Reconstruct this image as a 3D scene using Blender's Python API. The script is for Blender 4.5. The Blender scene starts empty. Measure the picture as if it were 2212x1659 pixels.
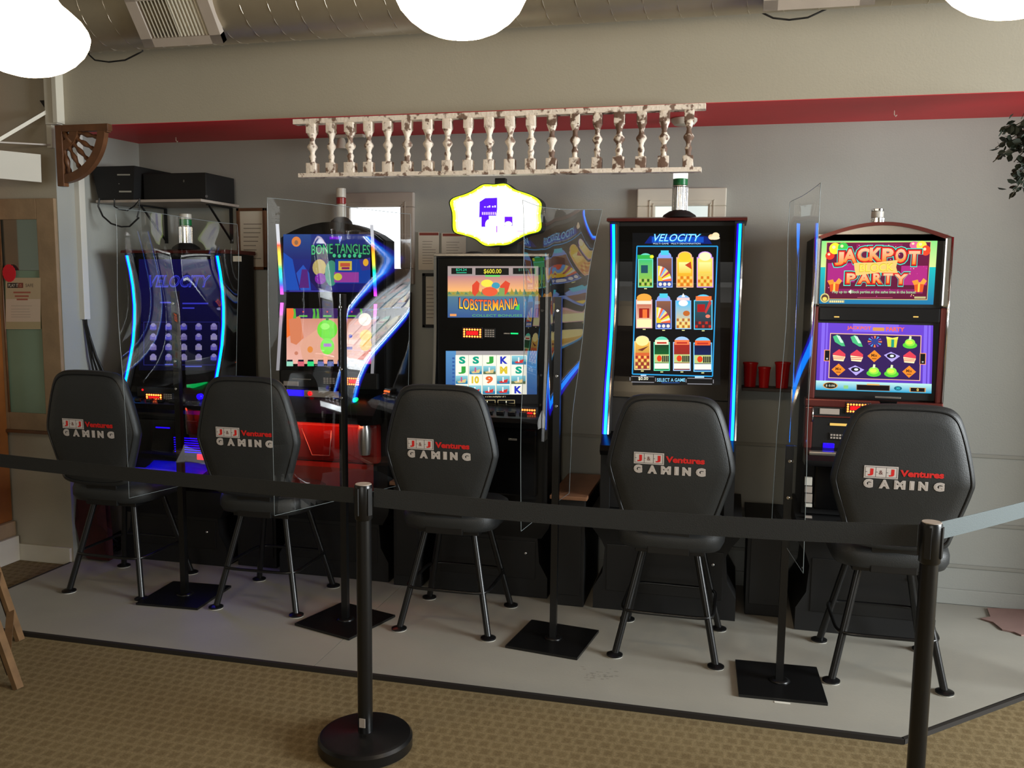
import bpy, bmesh, math, random
from mathutils import Vector, Matrix
random.seed(7)
S = bpy.context.scene
COL = S.collection

# ------------------------------------------------------------------ camera
CXP, CYP, FPX = 1106.0, 829.5, 1916.65
YAW, PITCH, ROLL, CAMH = math.radians(13.669), math.radians(6.505), math.radians(0.606), 1.66
fw = Vector((-math.sin(YAW)*math.cos(PITCH), math.cos(YAW)*math.cos(PITCH), -math.sin(PITCH)))
r0 = Vector((math.cos(YAW), math.sin(YAW), 0)); u0 = r0.cross(fw)
rt = r0*math.cos(ROLL)+u0*math.sin(ROLL); up = -r0*math.sin(ROLL)+u0*math.cos(ROLL)
cam_d = bpy.data.cameras.new('camera'); cam = bpy.data.objects.new('camera', cam_d); COL.objects.link(cam)
cam_d.sensor_width = 36; cam_d.lens = FPX/2212*36; cam_d.clip_start = .05
cam.matrix_world = Matrix(((rt.x, up.x, -fw.x, 0), (rt.y, up.y, -fw.y, 0), (rt.z, up.z, -fw.z, CAMH), (0, 0, 0, 1)))
S.camera = cam
CO = Vector((0, 0, CAMH))
def ray(px, py): return rt*((px-CXP)/FPX) - up*((py-CYP)/FPX) + fw
def atY(px, py, y):                        # measured photo point -> point of the vertical plane y
    d = ray(px, py); return CO + d*(y/d.y)
def atZ(px, py, z=0.0):                    # measured photo point -> point of the level plane z
    d = ray(px, py); return CO + d*((z-CAMH)/d.z)
def atX(px, py, x):
    d = ray(px, py); return CO + d*(x/d.x)

# ------------------------------------------------------------------ world and lights
W = bpy.data.worlds.new('world'); S.world = W; W.use_nodes = True
W.node_tree.nodes['Background'].inputs[0].default_value = (.75, .85, 1, 1)
W.node_tree.nodes['Background'].inputs[1].default_value = .25
def area(name, loc, target, sx, sy, power, col):
    l = bpy.data.lights.new(name, 'AREA'); l.shape = 'RECTANGLE'; l.size = sx; l.size_y = sy; l.energy = power; l.color = col
    o = bpy.data.objects.new(name, l); COL.objects.link(o); o.location = loc
    o.rotation_euler = (Vector(target)-Vector(loc)).to_track_quat('-Z', 'Z').to_euler(); return o
# daylight through the right wall window, plus an added fill behind the camera
area('daylight_right', (5.52, 2.4, 2.0), (-1, 3.9, 1.7), 1.7, 2.6, 620, (.93, .98, 1))
area('front_fill', (-.6, -2.9, 1.7), (-1.2, 4.3, 1.9), 2.6, 1.3, 40, (.97, .96, .92))
S.view_settings.view_transform = 'Standard'; S.view_settings.look = 'None'
S.view_settings.exposure = 0; S.view_settings.gamma = 1; S.view_settings.use_curve_mapping = False

# ------------------------------------------------------------------ materials
def lin(c):
    f = lambda v: v/12.92 if v <= .04045 else ((v+.055)/1.055)**2.4
    if isinstance(c, str): c = tuple(int(c[i:i+2], 16)/255 for i in (0, 2, 4))
    return tuple(f(v) for v in c)+(1,)
def mat(name, col, rough=.5, metal=0, emit=None, es=0, noise=0, nscale=8, bump=0, bscale=60, spec=.5, col2=None, thr=None):
    m = bpy.data.materials.new(name); m.use_nodes = True; nt = m.node_tree; b = nt.nodes['Principled BSDF']
    c = lin(col); b.inputs['Base Color'].default_value = c; b.inputs['Roughness'].default_value = rough
    b.inputs['Metallic'].default_value = metal; b.inputs['Specular IOR Level'].default_value = spec
    if emit: b.inputs['Emission Color'].default_value = lin(emit); b.inputs['Emission Strength'].default_value = es
    if noise or col2 or bump:
        tc = nt.nodes.new('ShaderNodeTexCoord')
    if noise or col2:
        n = nt.nodes.new('ShaderNodeTexNoise'); n.inputs['Scale'].default_value = nscale; n.inputs['Detail'].default_value = 6
        nt.links.new(tc.outputs['Object'], n.inputs['Vector'])
        r = nt.nodes.new('ShaderNodeValToRGB'); nt.links.new(n.outputs['Fac'], r.inputs[0])
        c2 = lin(col2) if col2 else tuple(v*(1-noise) for v in c[:3])+(1,)
        t = thr or (.3, .7)
        r.color_ramp.elements[0].position = t[0]; r.color_ramp.elements[1].position = t[1]
        r.color_ramp.elements[0].color = c2; r.color_ramp.elements[1].color = c
        nt.links.new(r.outputs[0], b.inputs['Base Color'])
    if bump:
        n2 = nt.nodes.new('ShaderNodeTexNoise'); n2.inputs['Scale'].default_value = bscale; n2.inputs['Detail'].default_value = 4
        nt.links.new(tc.outputs['Object'], n2.inputs['Vector'])
        bp = nt.nodes.new('ShaderNodeBump'); bp.inputs['Strength'].default_value = bump; bp.inputs['Distance'].default_value = .004
        nt.links.new(n2.outputs['Fac'], bp.inputs['Height']); nt.links.new(bp.outputs[0], b.inputs['Normal'])
    return m
def attr_mat(name, es, rough=.3):
    m = bpy.data.materials.new(name); m.use_nodes = True; nt = m.node_tree; b = nt.nodes['Principled BSDF']
    a = nt.nodes.new('ShaderNodeAttribute'); a.attribute_name = 'ink'
    if es:
        b.inputs['Base Color'].default_value = (.004, .004, .005, 1); b.inputs['Emission Strength'].default_value = es
        nt.links.new(a.outputs['Color'], b.inputs['Emission Color']); b.inputs['Specular IOR Level'].default_value = .15; rough = .4
    else: nt.links.new(a.outputs['Color'], b.inputs['Base Color'])
    b.inputs['Roughness'].default_value = rough; return m
M = {}
M['wall'] = mat('grey_green_wall_paint', (.60, .605, .58), .6, noise=.06, nscale=2.5, bump=.15, bscale=120)
M['beige'] = mat('beige_wall_paint', (.66, .63, .56), .65, noise=.06, nscale=2, bump=.15, bscale=120)
M['red_ceiling'] = mat('dark_red_ceiling_paint', (.90, .16, .21), .5, noise=.1, nscale=3)
M['ceiling'] = mat('brown_ceiling_paint', (.36, .26, .20), .8, noise=.2)
M['white'] = mat('off_white_trim_paint', (.80, .78, .72), .45, noise=.06)
M['greywhite'] = mat('greyed_white_trim', (.66, .62, .58), .5, noise=.1)
M['black'] = mat('black_plastic', (.06, .06, .062), .42)
M['matte'] = mat('matte_black_laminate', (.05, .05, .052), .6, noise=.2)
M['glossblack'] = mat('gloss_black', (.03, .03, .033), .22, spec=.3)
M['darksteel'] = mat('black_powder_coat', (.055, .057, .06), .3, bump=.05, bscale=300)
M['vinyl'] = mat('black_vinyl', (.15, .158, .16), .48, bump=.25, bscale=260)
M['piping'] = mat('black_vinyl_piping', (.12, .125, .13), .35)
M['chrome'] = mat('chrome', (.86, .86, .87), .14, metal=1)
M['brushed'] = mat('satin_silver', (.72, .70, .68), .3, metal=.9)
M['mahog'] = mat('metallic_mahogany', (.42, .20, .18), .3, metal=.55)
M['smoke'] = mat('dark_translucent_bezel', (.09, .09, .1), .15)
M['galv'] = mat('galvanised_duct', (.66, .62, .54), .36, metal=.6, noise=.12, nscale=6)
M['seam'] = mat('duct_seam', (.75, .72, .66), .3, metal=.9)
M['pvc'] = mat('white_plastic', (.80, .79, .75), .4)
M['cable'] = mat('black_cable', (.05, .05, .05), .5)
M['brownwood'] = mat('varnished_brown_wood', (.42, .27, .16), .45, noise=.4, nscale=14, bump=.1)
M['palewood'] = mat('raw_pale_wood', (.60, .50, .38), .7, noise=.25, nscale=9, bump=.2)
M['orangewood'] = mat('orange_stained_wood', (.56, .32, .11), .5, noise=.25, nscale=6)
M['tablewood'] = mat('oak_table_top', (.62, .44, .32), .4, noise=.2, nscale=12)
M['chairwood'] = mat('worn_chair_wood', (.50, .38, .25), .5, noise=.35, nscale=16)
M['chairwood_shade'] = mat('shaded_chair_wood', (.22, .15, .1), .5, noise=.35, nscale=16)
M['distress'] = mat('flaking_white_paint', (.93, .88, .82), .7, col2=(.50, .40, .34), nscale=26, thr=(.40, .47), bump=.6, bscale=70)
M['distress2'] = mat('heavily_flaked_white_paint', (.90, .85, .79), .7, col2=(.42, .32, .26), nscale=26, thr=(.47, .54), bump=.6, bscale=70)
M['plat'] = mat('grey_painted_plywood', (.62, .61, .57), .55, noise=.08, nscale=4, bump=.1, bscale=90)
M['platedge'] = mat('dark_rubber_edging', (.12, .10, .08), .7)
M['paper'] = mat('paper', (.80, .77, .71), .8, noise=.05)
M['greyglass'] = mat('pale_green_obscured_glass', (.47, .56, .47), .25, noise=.12, nscale=4)
M['mirror'] = mat('dim_mirror_glass', (.55, .6, .58), .08, metal=.9)
M['redplastic'] = mat('red_plastic', (.72, .10, .10), .22)
M['redcloth'] = mat('dark_red_cloth', (.26, .07, .065), .9, noise=.4, nscale=20)
M['pink'] = mat('pinkish_cloth', (.56, .45, .42), .9, noise=.15, nscale=9)
M['leaf'] = mat('dark_green_leaf', (.14, .18, .13), .5, noise=.4, nscale=20)
M['stem'] = mat('vine_stem', (.2, .18, .1), .7)
M['belt'] = mat('black_nylon_belt', (.12, .13, .133), .7, bump=.3, bscale=400)
M['felt'] = mat('white_felt', (.85, .84, .8), .9)
M['day'] = mat('daylit_glass', (.1, .1, .1), .2, emit=(.95, .98, 1), es=3.0)
M['daydim'] = mat('daylit_glass_soft', (.1, .1, .1), .2, emit=(.88, .92, .9), es=1.0)
M['globe'] = mat('lit_opal_glass', (.9, .9, .88), .3, emit=(1, .90, .74), es=24)
M['brass'] = mat('aged_brass', (.45, .33, .18), .35, metal=.9)
M['redtin'] = mat('tower_light_red', (.5, .06, .08), .3)
M['green'] = mat('tower_light_green', (.05, .42, .22), .3)
M['litwhite'] = mat('tower_light_white_lit', (.9, .9, .88), .3, emit=(1, 1, .97), es=1.1)
M['dullwhite'] = mat('tower_light_white', (.72, .70, .66), .35)
M['led_blue'] = mat('blue_led_bar', (.02, .05, .2), .3, emit=(.0, .50, 1), es=5.5)
M['led_deep'] = mat('deep_blue_led_edge', (.02, .02, .2), .3, emit=(.12, .0, 1), es=1.8)
M['led_orange'] = mat('orange_led', (.3, .05, .02), .3, emit=(1, .42, .16), es=7.0)
M['led_red'] = mat('red_led', (.3, .02, .02), .3, emit=(1, .06, .08), es=2.2)
M['led_green'] = mat('green_led', (.02, .3, .1), .3, emit=(.05, .95, .45), es=1.8)
M['led_yellow'] = mat('amber_label_lamp', (.3, .25, .1), .3, emit=(.98, .80, .42), es=.9)
M['screen'] = attr_mat('lit_screen', 1.15)
M['screen_dim'] = attr_mat('dim_lit_screen', .75)
M['signface'] = attr_mat('lit_sign_face', 2.2)
M['print'] = attr_mat('printed_ink', 0, .6)
# clear acrylic
m = bpy.data.materials.new('clear_acrylic'); m.use_nodes = True; nt = m.node_tree; nt.nodes.clear()
out = nt.nodes.new('ShaderNodeOutputMaterial'); tr = nt.nodes.new('ShaderNodeBsdfTransparent'); gl = nt.nodes.new('ShaderNodeBsdfGlossy')
tr.inputs[0].default_value = (.93, .945, .95, 1); gl.inputs['Roughness'].default_value = .02
fr = nt.nodes.new('ShaderNodeFresnel'); fr.inputs[0].default_value = 1.52
mp = nt.nodes.new('ShaderNodeMath'); mp.operation = 'MULTIPLY_ADD'; mp.inputs[1].default_value = .22; mp.inputs[2].default_value = .012; mp.use_clamp = True
mx = nt.nodes.new('ShaderNodeMixShader'); nt.links.new(fr.outputs[0], mp.inputs[0]); nt.links.new(mp.outputs[0], mx.inputs[0])
nt.links.new(tr.outputs[0], mx.inputs[1]); nt.links.new(gl.outputs[0], mx.inputs[2]); nt.links.new(mx.outputs[0], out.inputs[0]); M['acrylic'] = m
M['acrylic_edge'] = mat('acrylic_edge', (.48, .52, .53), .2)
# carpet
m = bpy.data.materials.new('patterned_tan_carpet'); m.use_nodes = True; nt = m.node_tree; b = nt.nodes['Principled BSDF']; b.inputs['Roughness'].default_value = .95
b.inputs['Specular IOR Level'].default_value = .1
tc = nt.nodes.new('ShaderNodeTexCoord'); mpn = nt.nodes.new('ShaderNodeMapping'); mpn.inputs['Scale'].default_value = (21, 21, 21)
nt.links.new(tc.outputs['Object'], mpn.inputs[0])
br = nt.nodes.new('ShaderNodeTexBrick'); br.offset = .35; br.inputs['Scale'].default_value = 1; br.inputs['Mortar Size'].default_value = .28
br.inputs['Brick Width'].default_value = .9; br.inputs['Row Height'].default_value = .95; br.inputs['Mortar Smooth'].default_value = 1.0
nz = nt.nodes.new('ShaderNodeTexNoise'); nz.inputs['Scale'].default_value = 14; nz.inputs['Detail'].default_value = 3
ad = nt.nodes.new('ShaderNodeMixRGB'); ad.inputs[0].default_value = .10
nt.links.new(tc.outputs['Object'], nz.inputs['Vector']); nt.links.new(mpn.outputs[0], ad.inputs[1]); nt.links.new(nz.outputs['Color'], ad.inputs[2]); nt.links.new(ad.outputs[0], br.inputs['Vector'])
br.inputs['Color1'].default_value = lin((.45, .39, .28)); br.inputs['Color2'].default_value = lin((.475, .415, .30)); br.inputs['Mortar'].default_value = lin((.525, .465, .345))
n2 = nt.nodes.new('ShaderNodeTexNoise'); n2.inputs['Scale'].default_value = 130; n2.inputs['Detail'].default_value = 8; n2.inputs['Roughness'].default_value = .75
nt.links.new(tc.outputs['Object'], n2.inputs['Vector'])
mr = nt.nodes.new('ShaderNodeMixRGB'); mr.blend_type = 'OVERLAY'; mr.inputs[0].default_value = .85
nt.links.new(br.outputs['Color'], mr.inputs[1]); nt.links.new(n2.outputs['Fac'], mr.inputs[2]); nt.links.new(mr.outputs[0], b.inputs['Base Color'])
bp = nt.nodes.new('ShaderNodeBump'); bp.inputs['Strength'].default_value = .6; bp.inputs['Distance'].default_value = .006
nt.links.new(n2.outputs['Fac'], bp.inputs['Height']); nt.links.new(bp.outputs[0], b.inputs['Normal']); M['carpet'] = m

# ------------------------------------------------------------------ mesh helpers
def B(): return bmesh.new()
def box(bm, lo, hi, bev=0, mi=0, seg=2):
    lo = Vector(lo); hi = Vector(hi); c = (lo+hi)/2; d = hi-lo
    r = bmesh.ops.create_cube(bm, size=1, matrix=Matrix.Translation(c) @ Matrix.Diagonal((d.x, d.y, d.z, 1)))
    vs = r['verts']; fs = {f for v in vs for f in v.link_faces}
    for f in fs: f.material_index = mi
    if bev:
        es = {e for v in vs for e in v.link_edges}
        bmesh.ops.bevel(bm, geom=list(es), offset=bev, segments=seg, affect='EDGES', profile=.6)
    return vs
def frame_from(a, b):
    d = (b-a).normalized(); h = Vector((0, 0, 1)) if abs(d.z) < .9 else Vector((1, 0, 0))
    u = d.cross(h).normalized(); v = u.cross(d); return d, u, v
def tube(bm, pts, r, n=12, mi=0, closed=False, flat=None):
    pts = [Vector(p) for p in pts]; rings = []; N = len(pts); pu = None
    for i, p in enumerate(pts):
        if closed: a, b = pts[(i-1) % N], pts[(i+1) % N]
        else: a, b = pts[max(i-1, 0)], pts[min(i+1, N-1)]
        d, u, v = frame_from(a, b)
        if pu is not None:
            u = (pu-d*pu.dot(d)).normalized(); v = u.cross(d)
        pu = u; rr = r[i] if isinstance(r, (list, tuple)) else r
        rings.append([bm.verts.new(p+u*math.cos(t)*rr+v*math.sin(t)*rr*(flat or 1)) for t in [2*math.pi*k/n for k in range(n)]])
    K = N if closed else N-1
    for i in range(K):
        A, Bq = rings[i], rings[(i+1) % N]
        for k in range(n):
            f = bm.faces.new((A[k], A[(k+1) % n], Bq[(k+1) % n], Bq[k])); f.material_index = mi; f.smooth = True
    if not closed:
        for R_ in (rings[0], rings[-1]):
            try: f = bm.faces.new(R_); f.material_index = mi
            except ValueError: pass
def lathe(bm, prof, c, n=28, mi=0, axis='z', smooth=True, sx=1, sy=1):
    c = Vector(c); rings = []
    for (r, h) in prof:
        if axis == 'z': rings.append([bm.verts.new(c+Vector((r*sx*math.cos(t), r*sy*math.sin(t), h))) for t in [2*math.pi*k/n for k in range(n)]])
        else: rings.append([bm.verts.new(c+Vector((r*math.cos(t), h, r*math.sin(t)))) for t in [2*math.pi*k/n for k in range(n)]])
    for i in range(len(rings)-1):
        for k in range(n):
            f = bm.faces.new((rings[i][k], rings[i][(k+1) % n], rings[i+1][(k+1) % n], rings[i+1][k])); f.material_index = mi; f.smooth = smooth
    for R_ in (rings[0], rings[-1]):
        f = bm.faces.new(R_); f.material_index = mi
def prism(bm, poly, fn0, fn1, mi=0, smooth=False):
    a = [bm.verts.new(fn0(*p)) for p in poly]; b = [bm.verts.new(fn1(*p)) for p in poly]; n = len(poly)
    for k in range(n):
        f = bm.faces.new((a[k], a[(k+1) % n], b[(k+1) % n], b[k])); f.material_index = mi; f.smooth = smooth
    for q in (a, b):
        f = bm.faces.new(q); f.material_index = mi
def xprism(bm, poly, x0, x1, mi=0): prism(bm, poly, lambda y, z: (x0, y, z), lambda y, z: (x1, y, z), mi)   # poly in (y,z)
def yprism(bm, poly, y0, y1, mi=0): prism(bm, poly, lambda x, z: (x, y0, z), lambda x, z: (x, y1, z), mi)   # poly in (x,z)
def zprism(bm, poly, z0, z1, mi=0): prism(bm, poly, lambda x, y: (x, y, z0), lambda x, y: (x, y, z1), mi)   # poly in (x,y)
def beam(bm, a, b, w, t, mi=0, upv=(0, 0, 1)):
    a = Vector(a); b = Vector(b); d = (b-a).normalized(); s = d.cross(Vector(upv))
    if s.length < 1e-4: s = d.cross(Vector((0, 1, 0)))
    s.normalize(); n = s.cross(d)
    vs = [bm.verts.new(p+s*i*w/2+n*j*t/2) for p in (a, b) for i, j in ((-1, -1), (1, -1), (1, 1), (-1, 1))]
    for q in ((0, 1, 2, 3), (4, 5, 6, 7), (0, 1, 5, 4), (1, 2, 6, 5), (2, 3, 7, 6), (3, 0, 4, 7)):
        f = bm.faces.new([vs[i] for i in q]); f.material_index = mi
def obj(name, bm, mats, parent=None, smooth=None, label=None):
    bmesh.ops.recalc_face_normals(bm, faces=bm.faces[:])
    me = bpy.data.meshes.new(name); bm.to_mesh(me); bm.free()
    for q in (mats if isinstance(mats, (list, tuple)) else [mats]): me.materials.append(q if not isinstance(q, str) else M[q])
    if smooth is not None:
        me.polygons.foreach_set('use_smooth', [True]*len(me.polygons)); me.set_sharp_from_angle(angle=math.radians(smooth))
    return link(name, me, parent, label)
def link(name, me, parent=None, label=None):
    o = bpy.data.objects.new(name, me); COL.objects.link(o)
    if parent:
        o.parent = parent
        l = Vector((0, 0, 0)); p = parent
        while p: l += p.location if p.type == 'EMPTY' else Vector((0, 0, 0)); p = p.parent
        if not parent.get('local'): o.matrix_parent_inverse = Matrix.Translation(-l) if parent.type == 'EMPTY' else Matrix.Identity(4)
        if parent.type != 'EMPTY': o.matrix_parent_inverse = parent.matrix_parent_inverse.inverted() @ parent.matrix_parent_inverse
    if label: o['label'] = label
    return o
def thing(name, label, cat, loc=(0, 0, 0), rz=0, group=None, local=False):
    o = bpy.data.objects.new(name, None); COL.objects.link(o); o.location = loc; o.rotation_euler = (0, 0, rz)
    o.empty_display_size = .1
    o['label'] = label; o['category'] = cat
    if group: o['group'] = group
    return o
LOCAL = set()
def lpart(name, bm, mats, parent, **k):       # part built in its thing's own coordinates
    o = obj(name, bm, mats, None, **k); o.parent = parent; return o
def tag(o, label, cat, group=None):
    o['label'] = label; o['category'] = cat
    if group: o['group'] = group
    return o
def struct(name, bm, mats, parent=None, smooth=None):
    o = obj(name, bm, mats, parent, smooth); o['kind'] = 'structure'; return o
def dup(root):
    r = root.copy(); COL.objects.link(r)
    for ch in list(root.children):
        c = ch.copy(); COL.objects.link(c); c.parent = r; c.matrix_parent_inverse = ch.matrix_parent_inverse.copy()
        for g in list(ch.children):
            d = g.copy(); COL.objects.link(d); d.parent = c; d.matrix_parent_inverse = g.matrix_parent_inverse.copy()
    return r

# ------------------------------------------------------------------ flat artwork (screens, prints)
_tx = {}
def textmesh(s, off=0.0, shear=0.0, space=1.0):
    k = (s, off, shear, space)
    if k in _tx: return _tx[k]
    cu = bpy.data.curves.new('lettering', 'FONT'); cu.body = s; cu.size = 1; cu.offset = off; cu.shear = shear; cu.space_character = space
    cu.resolution_u = 3
    o = bpy.data.objects.new('lettering', cu); COL.objects.link(o); dg = bpy.context.evaluated_depsgraph_get(); dg.update()
    me = bpy.data.meshes.new_from_object(o.evaluated_get(dg))
    vs = [(v.co.x, v.co.y) for v in me.vertices]; fs = [tuple(p.vertices) for p in me.polygons]
    bpy.data.objects.remove(o); bpy.data.meshes.remove(me); bpy.data.curves.remove(cu)
    x0 = min(v[0] for v in vs); x1 = max(v[0] for v in vs); y0 = min(v[1] for v in vs); y1 = max(v[1] for v in vs)
    _tx[k] = (vs, fs, x0, x1, y0, y1); return _tx[k]
class Art:
    """Flat shapes laid on a surface: f(a, b, lift) gives the 3D point of the surface coordinates."""
    def __init__(s, f, eps=.0003): s.f = f; s.V = []; s.F = []; s.C = []; s.bb = []; s.eps = eps; s.sub = 0
    def add(s, pts, faces, cols):
        xs = [p[0] for p in pts]; ys = [p[1] for p in pts]; q = (min(xs), min(ys), max(xs), max(ys)); lv = 0
        for (a0, b0, a1, b1, l) in s.bb:
            if l > lv and a0 < q[2] and a1 > q[0] and b0 < q[3] and b1 > q[1]: lv = l
        s.bb.append(q+(lv+1,)); b = len(s.V)
        s.V += [s.f(x, y, (lv+1)*s.eps) for x, y in pts]
        for fc in faces:
            s.F.append([b+i for i in fc]); s.C += [cols[i] if isinstance(cols, list) else cols for i in fc]
    def rect(s, x0, y0, x1, y1, c, c2=None, nx=1, ny=1, skew=0):
        c = lin(c); c2 = lin(c2) if c2 else c
        pts = []; cs = []
        if s.sub: ny = max(ny, int(abs(y1-y0)/s.sub)+1)
        for j in range(ny+1):
            for i in range(nx+1):
                t = j/ny; pts.append((x0+(x1-x0)*i/nx, y0+(y1-y0)*t+skew*(x1-x0)*i/nx)); cs.append(tuple(c[q]*(1-t)+c2[q]*t for q in range(4)))
        fs = [(j*(nx+1)+i, j*(nx+1)+i+1, (j+1)*(nx+1)+i+1, (j+1)*(nx+1)+i) for j in range(ny) for i in range(nx)]
        s.add(pts, fs, cs)
    def poly(s, pts, c, c2=None):
        if c2:
            y0 = min(p[1] for p in pts); y1 = max(p[1] for p in pts); a = lin(c); b = lin(c2)
            cs = [tuple(a[q]*(1-(p[1]-y0)/(y1-y0))+b[q]*(p[1]-y0)/(y1-y0) for q in range(4)) for p in pts]
        else: cs = lin(c)
        s.add(pts, [tuple(range(len(pts)))], cs)
    def ell(s, x, y, rx, ry, c, n=16, c2=None, a0=0, a1=360):
        p = [(x+rx*math.cos(math.radians(a0+(a1-a0)*i/n)), y+ry*math.sin(math.radians(a0+(a1-a0)*i/n))) for i in range(n+(a1-a0 < 360))]
        if a1-a0 < 360: p.append((x, y))
        s.poly(p, c, c2)
    def frame(s, x0, y0, x1, y1, w, c, n=1, skew=0):
        for a in ((x0, y0, x1, y0+w), (x0, y1-w, x1, y1), (x0, y0, x0+w, y1), (x1-w, y0, x1, y1)):
            sk = skew if a[2]-a[0] > w*1.5 else 0; dy = skew*(a[0]-x0)*(sk == 0)
            s.rect(a[0], a[1]+dy, a[2], a[3]+dy, c, nx=n, ny=n, skew=sk)
    def text(s, t, x0, y0, x1, y1, c, off=0.0, shear=0, rot=0, space=1.0, up=-1, wav=0, c2=None, skew=0):
        """fits the words in the box x0..x1 (y0 = top, y1 = bottom)"""
        vs, fs, a0, a1, b0, b1 = textmesh(t, off, shear, space)
        pts = []; cols = []
        a = lin(c); b = lin(c2) if c2 else a
        for x, y in vs:
            u = (x-a0)/(a1-a0); v = (y-b0)/(b1-b0)
            yy = y1+(y0-y1)*v
            if wav: yy += wav*((u-.5)**2*4-.5)*(1)
            pts.append((x0+(x1-x0)*u, yy+skew*(x1-x0)*u)); cols.append(tuple(a[q]*v+b[q]*(1-v) for q in range(4)))
        s.add(pts, fs, cols)
    def build(s, name, material, parent=None, label=None):
        me = bpy.data.meshes.new(name); me.from_pydata(s.V, [], s.F); me.update()
        ca = me.color_attributes.new('ink', 'FLOAT_COLOR', 'CORNER')
        ca.data.foreach_set('color', [v for c in s.C for v in c])
        me.materials.append(M[material]); return link(name, me, parent, label)
def onY(y): return lambda a, b, l: atY(a, b, y-l)
def wl(t): return (t*1.0)

# ================================================================== THE SETTING
YB, ZA = 4.90, 2.49
bm = B(); box(bm, (-6, -3.2, -.1), (5.8, 5.2, 0)); struct('floor', bm, 'carpet')
bm = B(); box(bm, (-6, -3.2, 3.25), (5.8, 5.2, 3.35)); struct('ceiling', bm, 'ceiling')
# back wall of the alcove with its shallow horizontal boards at the bottom
bm = B(); box(bm, (-3.58, YB, 0), (5.8, YB+.12, 3.25)); wb = struct('wall_back', bm, 'wall')
bm = B(); box(bm, (-3.58, YB-.012, .02), (5.6, YB, .10), .003); struct('baseboard_back', bm, 'wall')
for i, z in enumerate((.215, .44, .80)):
    bm = B(); box(bm, (-3.58, YB-.010, z), (5.6, YB, z+.018), .002); struct('trim_%d' % (i+1), bm, mat('shadow_line_rail_paint', (.54, .54, .51), .6))  # rails darker than the wall: shadow lines put into their paint
# side wall of the alcove, left wall, header over the alcove opening
bm = B(); zprism(bm, [(-3.66, 4.28), (-3.66, 4.40), (-3.58-.12, 5.02), (-3.58, 5.02), (-3.58, 4.90)], 0, ZA); struct('wall_alcove', bm, 'wall')
bm = B(); box(bm, (2.25, 4.28, 0), (5.6, 4.90, ZA)); struct('wall_return', bm, 'wall')
bm = B(); box(bm, (-6, 4.28, 0), (-3.66, 4.42, 3.25)); struct('wall_left', bm, 'beige')
bm = B(); box(bm, (-3.66, 4.28, ZA), (5.8, 4.40, 3.25)); struct('wall_header', bm, 'beige')
bm = B(); box(bm, (-3.66, 4.40, ZA), (5.8, 4.90, ZA+.08)); struct('ceiling_alcove', bm, 'red_ceiling')
bm = B(); box(bm, (-3.659, 4.2815, ZA-.002), (5.8, 4.40, ZA-.0001)); struct('trim_4', bm, 'red_ceiling')
bm = B(); box(bm, (-6, 4.262, 0), (-3.67, 4.28, .10), .004); struct('baseboard_left', bm, 'white')
bm = B(); box(bm, (-3.675, 4.235, 2.495), (-3.60, 4.28, 3.25), .003); box(bm, (-3.615, 4.222, 2.50), (-3.585, 4.28, 3.25), .003)
struct('trim_5', bm, 'white')
bm = B(); box(bm, (-6.1, -3.2, 0), (-6, 4.42, 3.25)); struct('wall_far_left', bm, 'beige')
bm = B(); box(bm, (-6, -3.3, 0), (5.8, -3.2, 3.25)); struct('wall_front', bm, 'beige')
bm = B()
box(bm, (5.6, -3.2, 0), (5.72, 5.02, 1.1)); box(bm, (5.6, -3.2, 2.9), (5.72, 5.02, 3.25))
box(bm, (5.6, -3.2, 1.1), (5.72, 1.05, 2.9)); box(bm, (5.6, 3.75, 1.1), (5.72, 5.02, 2.9)); struct('wall_right', bm, 'beige')

# ---- raised grey floor for the machines
pl = thing('machine_platform', 'low grey painted plywood platform the machines and stools stand on', 'platform', (-1.2, 4.1, 0))
PZ = .02
bm = B(); zprism(bm, [(-3.655, 3.34), (-1.6735, 3.34), (-1.6735, 4.885), (-3.56, 4.885), (-3.645, 4.285), (-3.655, 4.27)], .001, PZ); obj('plywood_panel', bm, 'plat', pl)
bm = B(); zprism(bm, [(-1.6705, 3.34), (.672, 3.34), (1.66, 4.255), (2.24, 4.275), (2.24, 4.885), (-1.6705, 4.885)], .001, PZ); obj('plywood_panel', bm, 'plat', pl)
bm = B(); beam(bm, (-3.66, 3.331, .0105), (.678, 3.331, .0105), .018, .019); beam(bm, (.675, 3.332, .0105), (1.665, 4.255, .0105), .018, .019)
beam(bm, (-3.664, 3.322, .0105), (-3.664, 4.262, .0105), .018, .019); obj('edging', bm, 'platedge', pl)
# scuff marks on the platform
a = Art(lambda x, y, l: (x, y, PZ+.0004+l), .0001)
for i in range(34):
    c = atZ(1300+random.gauss(0, 22), 1458+random.gauss(0, 7), PZ); a.ell(c.x, c.y, random.uniform(.003, .012), random.uniform(.002, .006), (.54, .53, .49), 7)
a.build('scuff_mark', 'print', pl)['kind'] = 'stuff'

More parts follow.
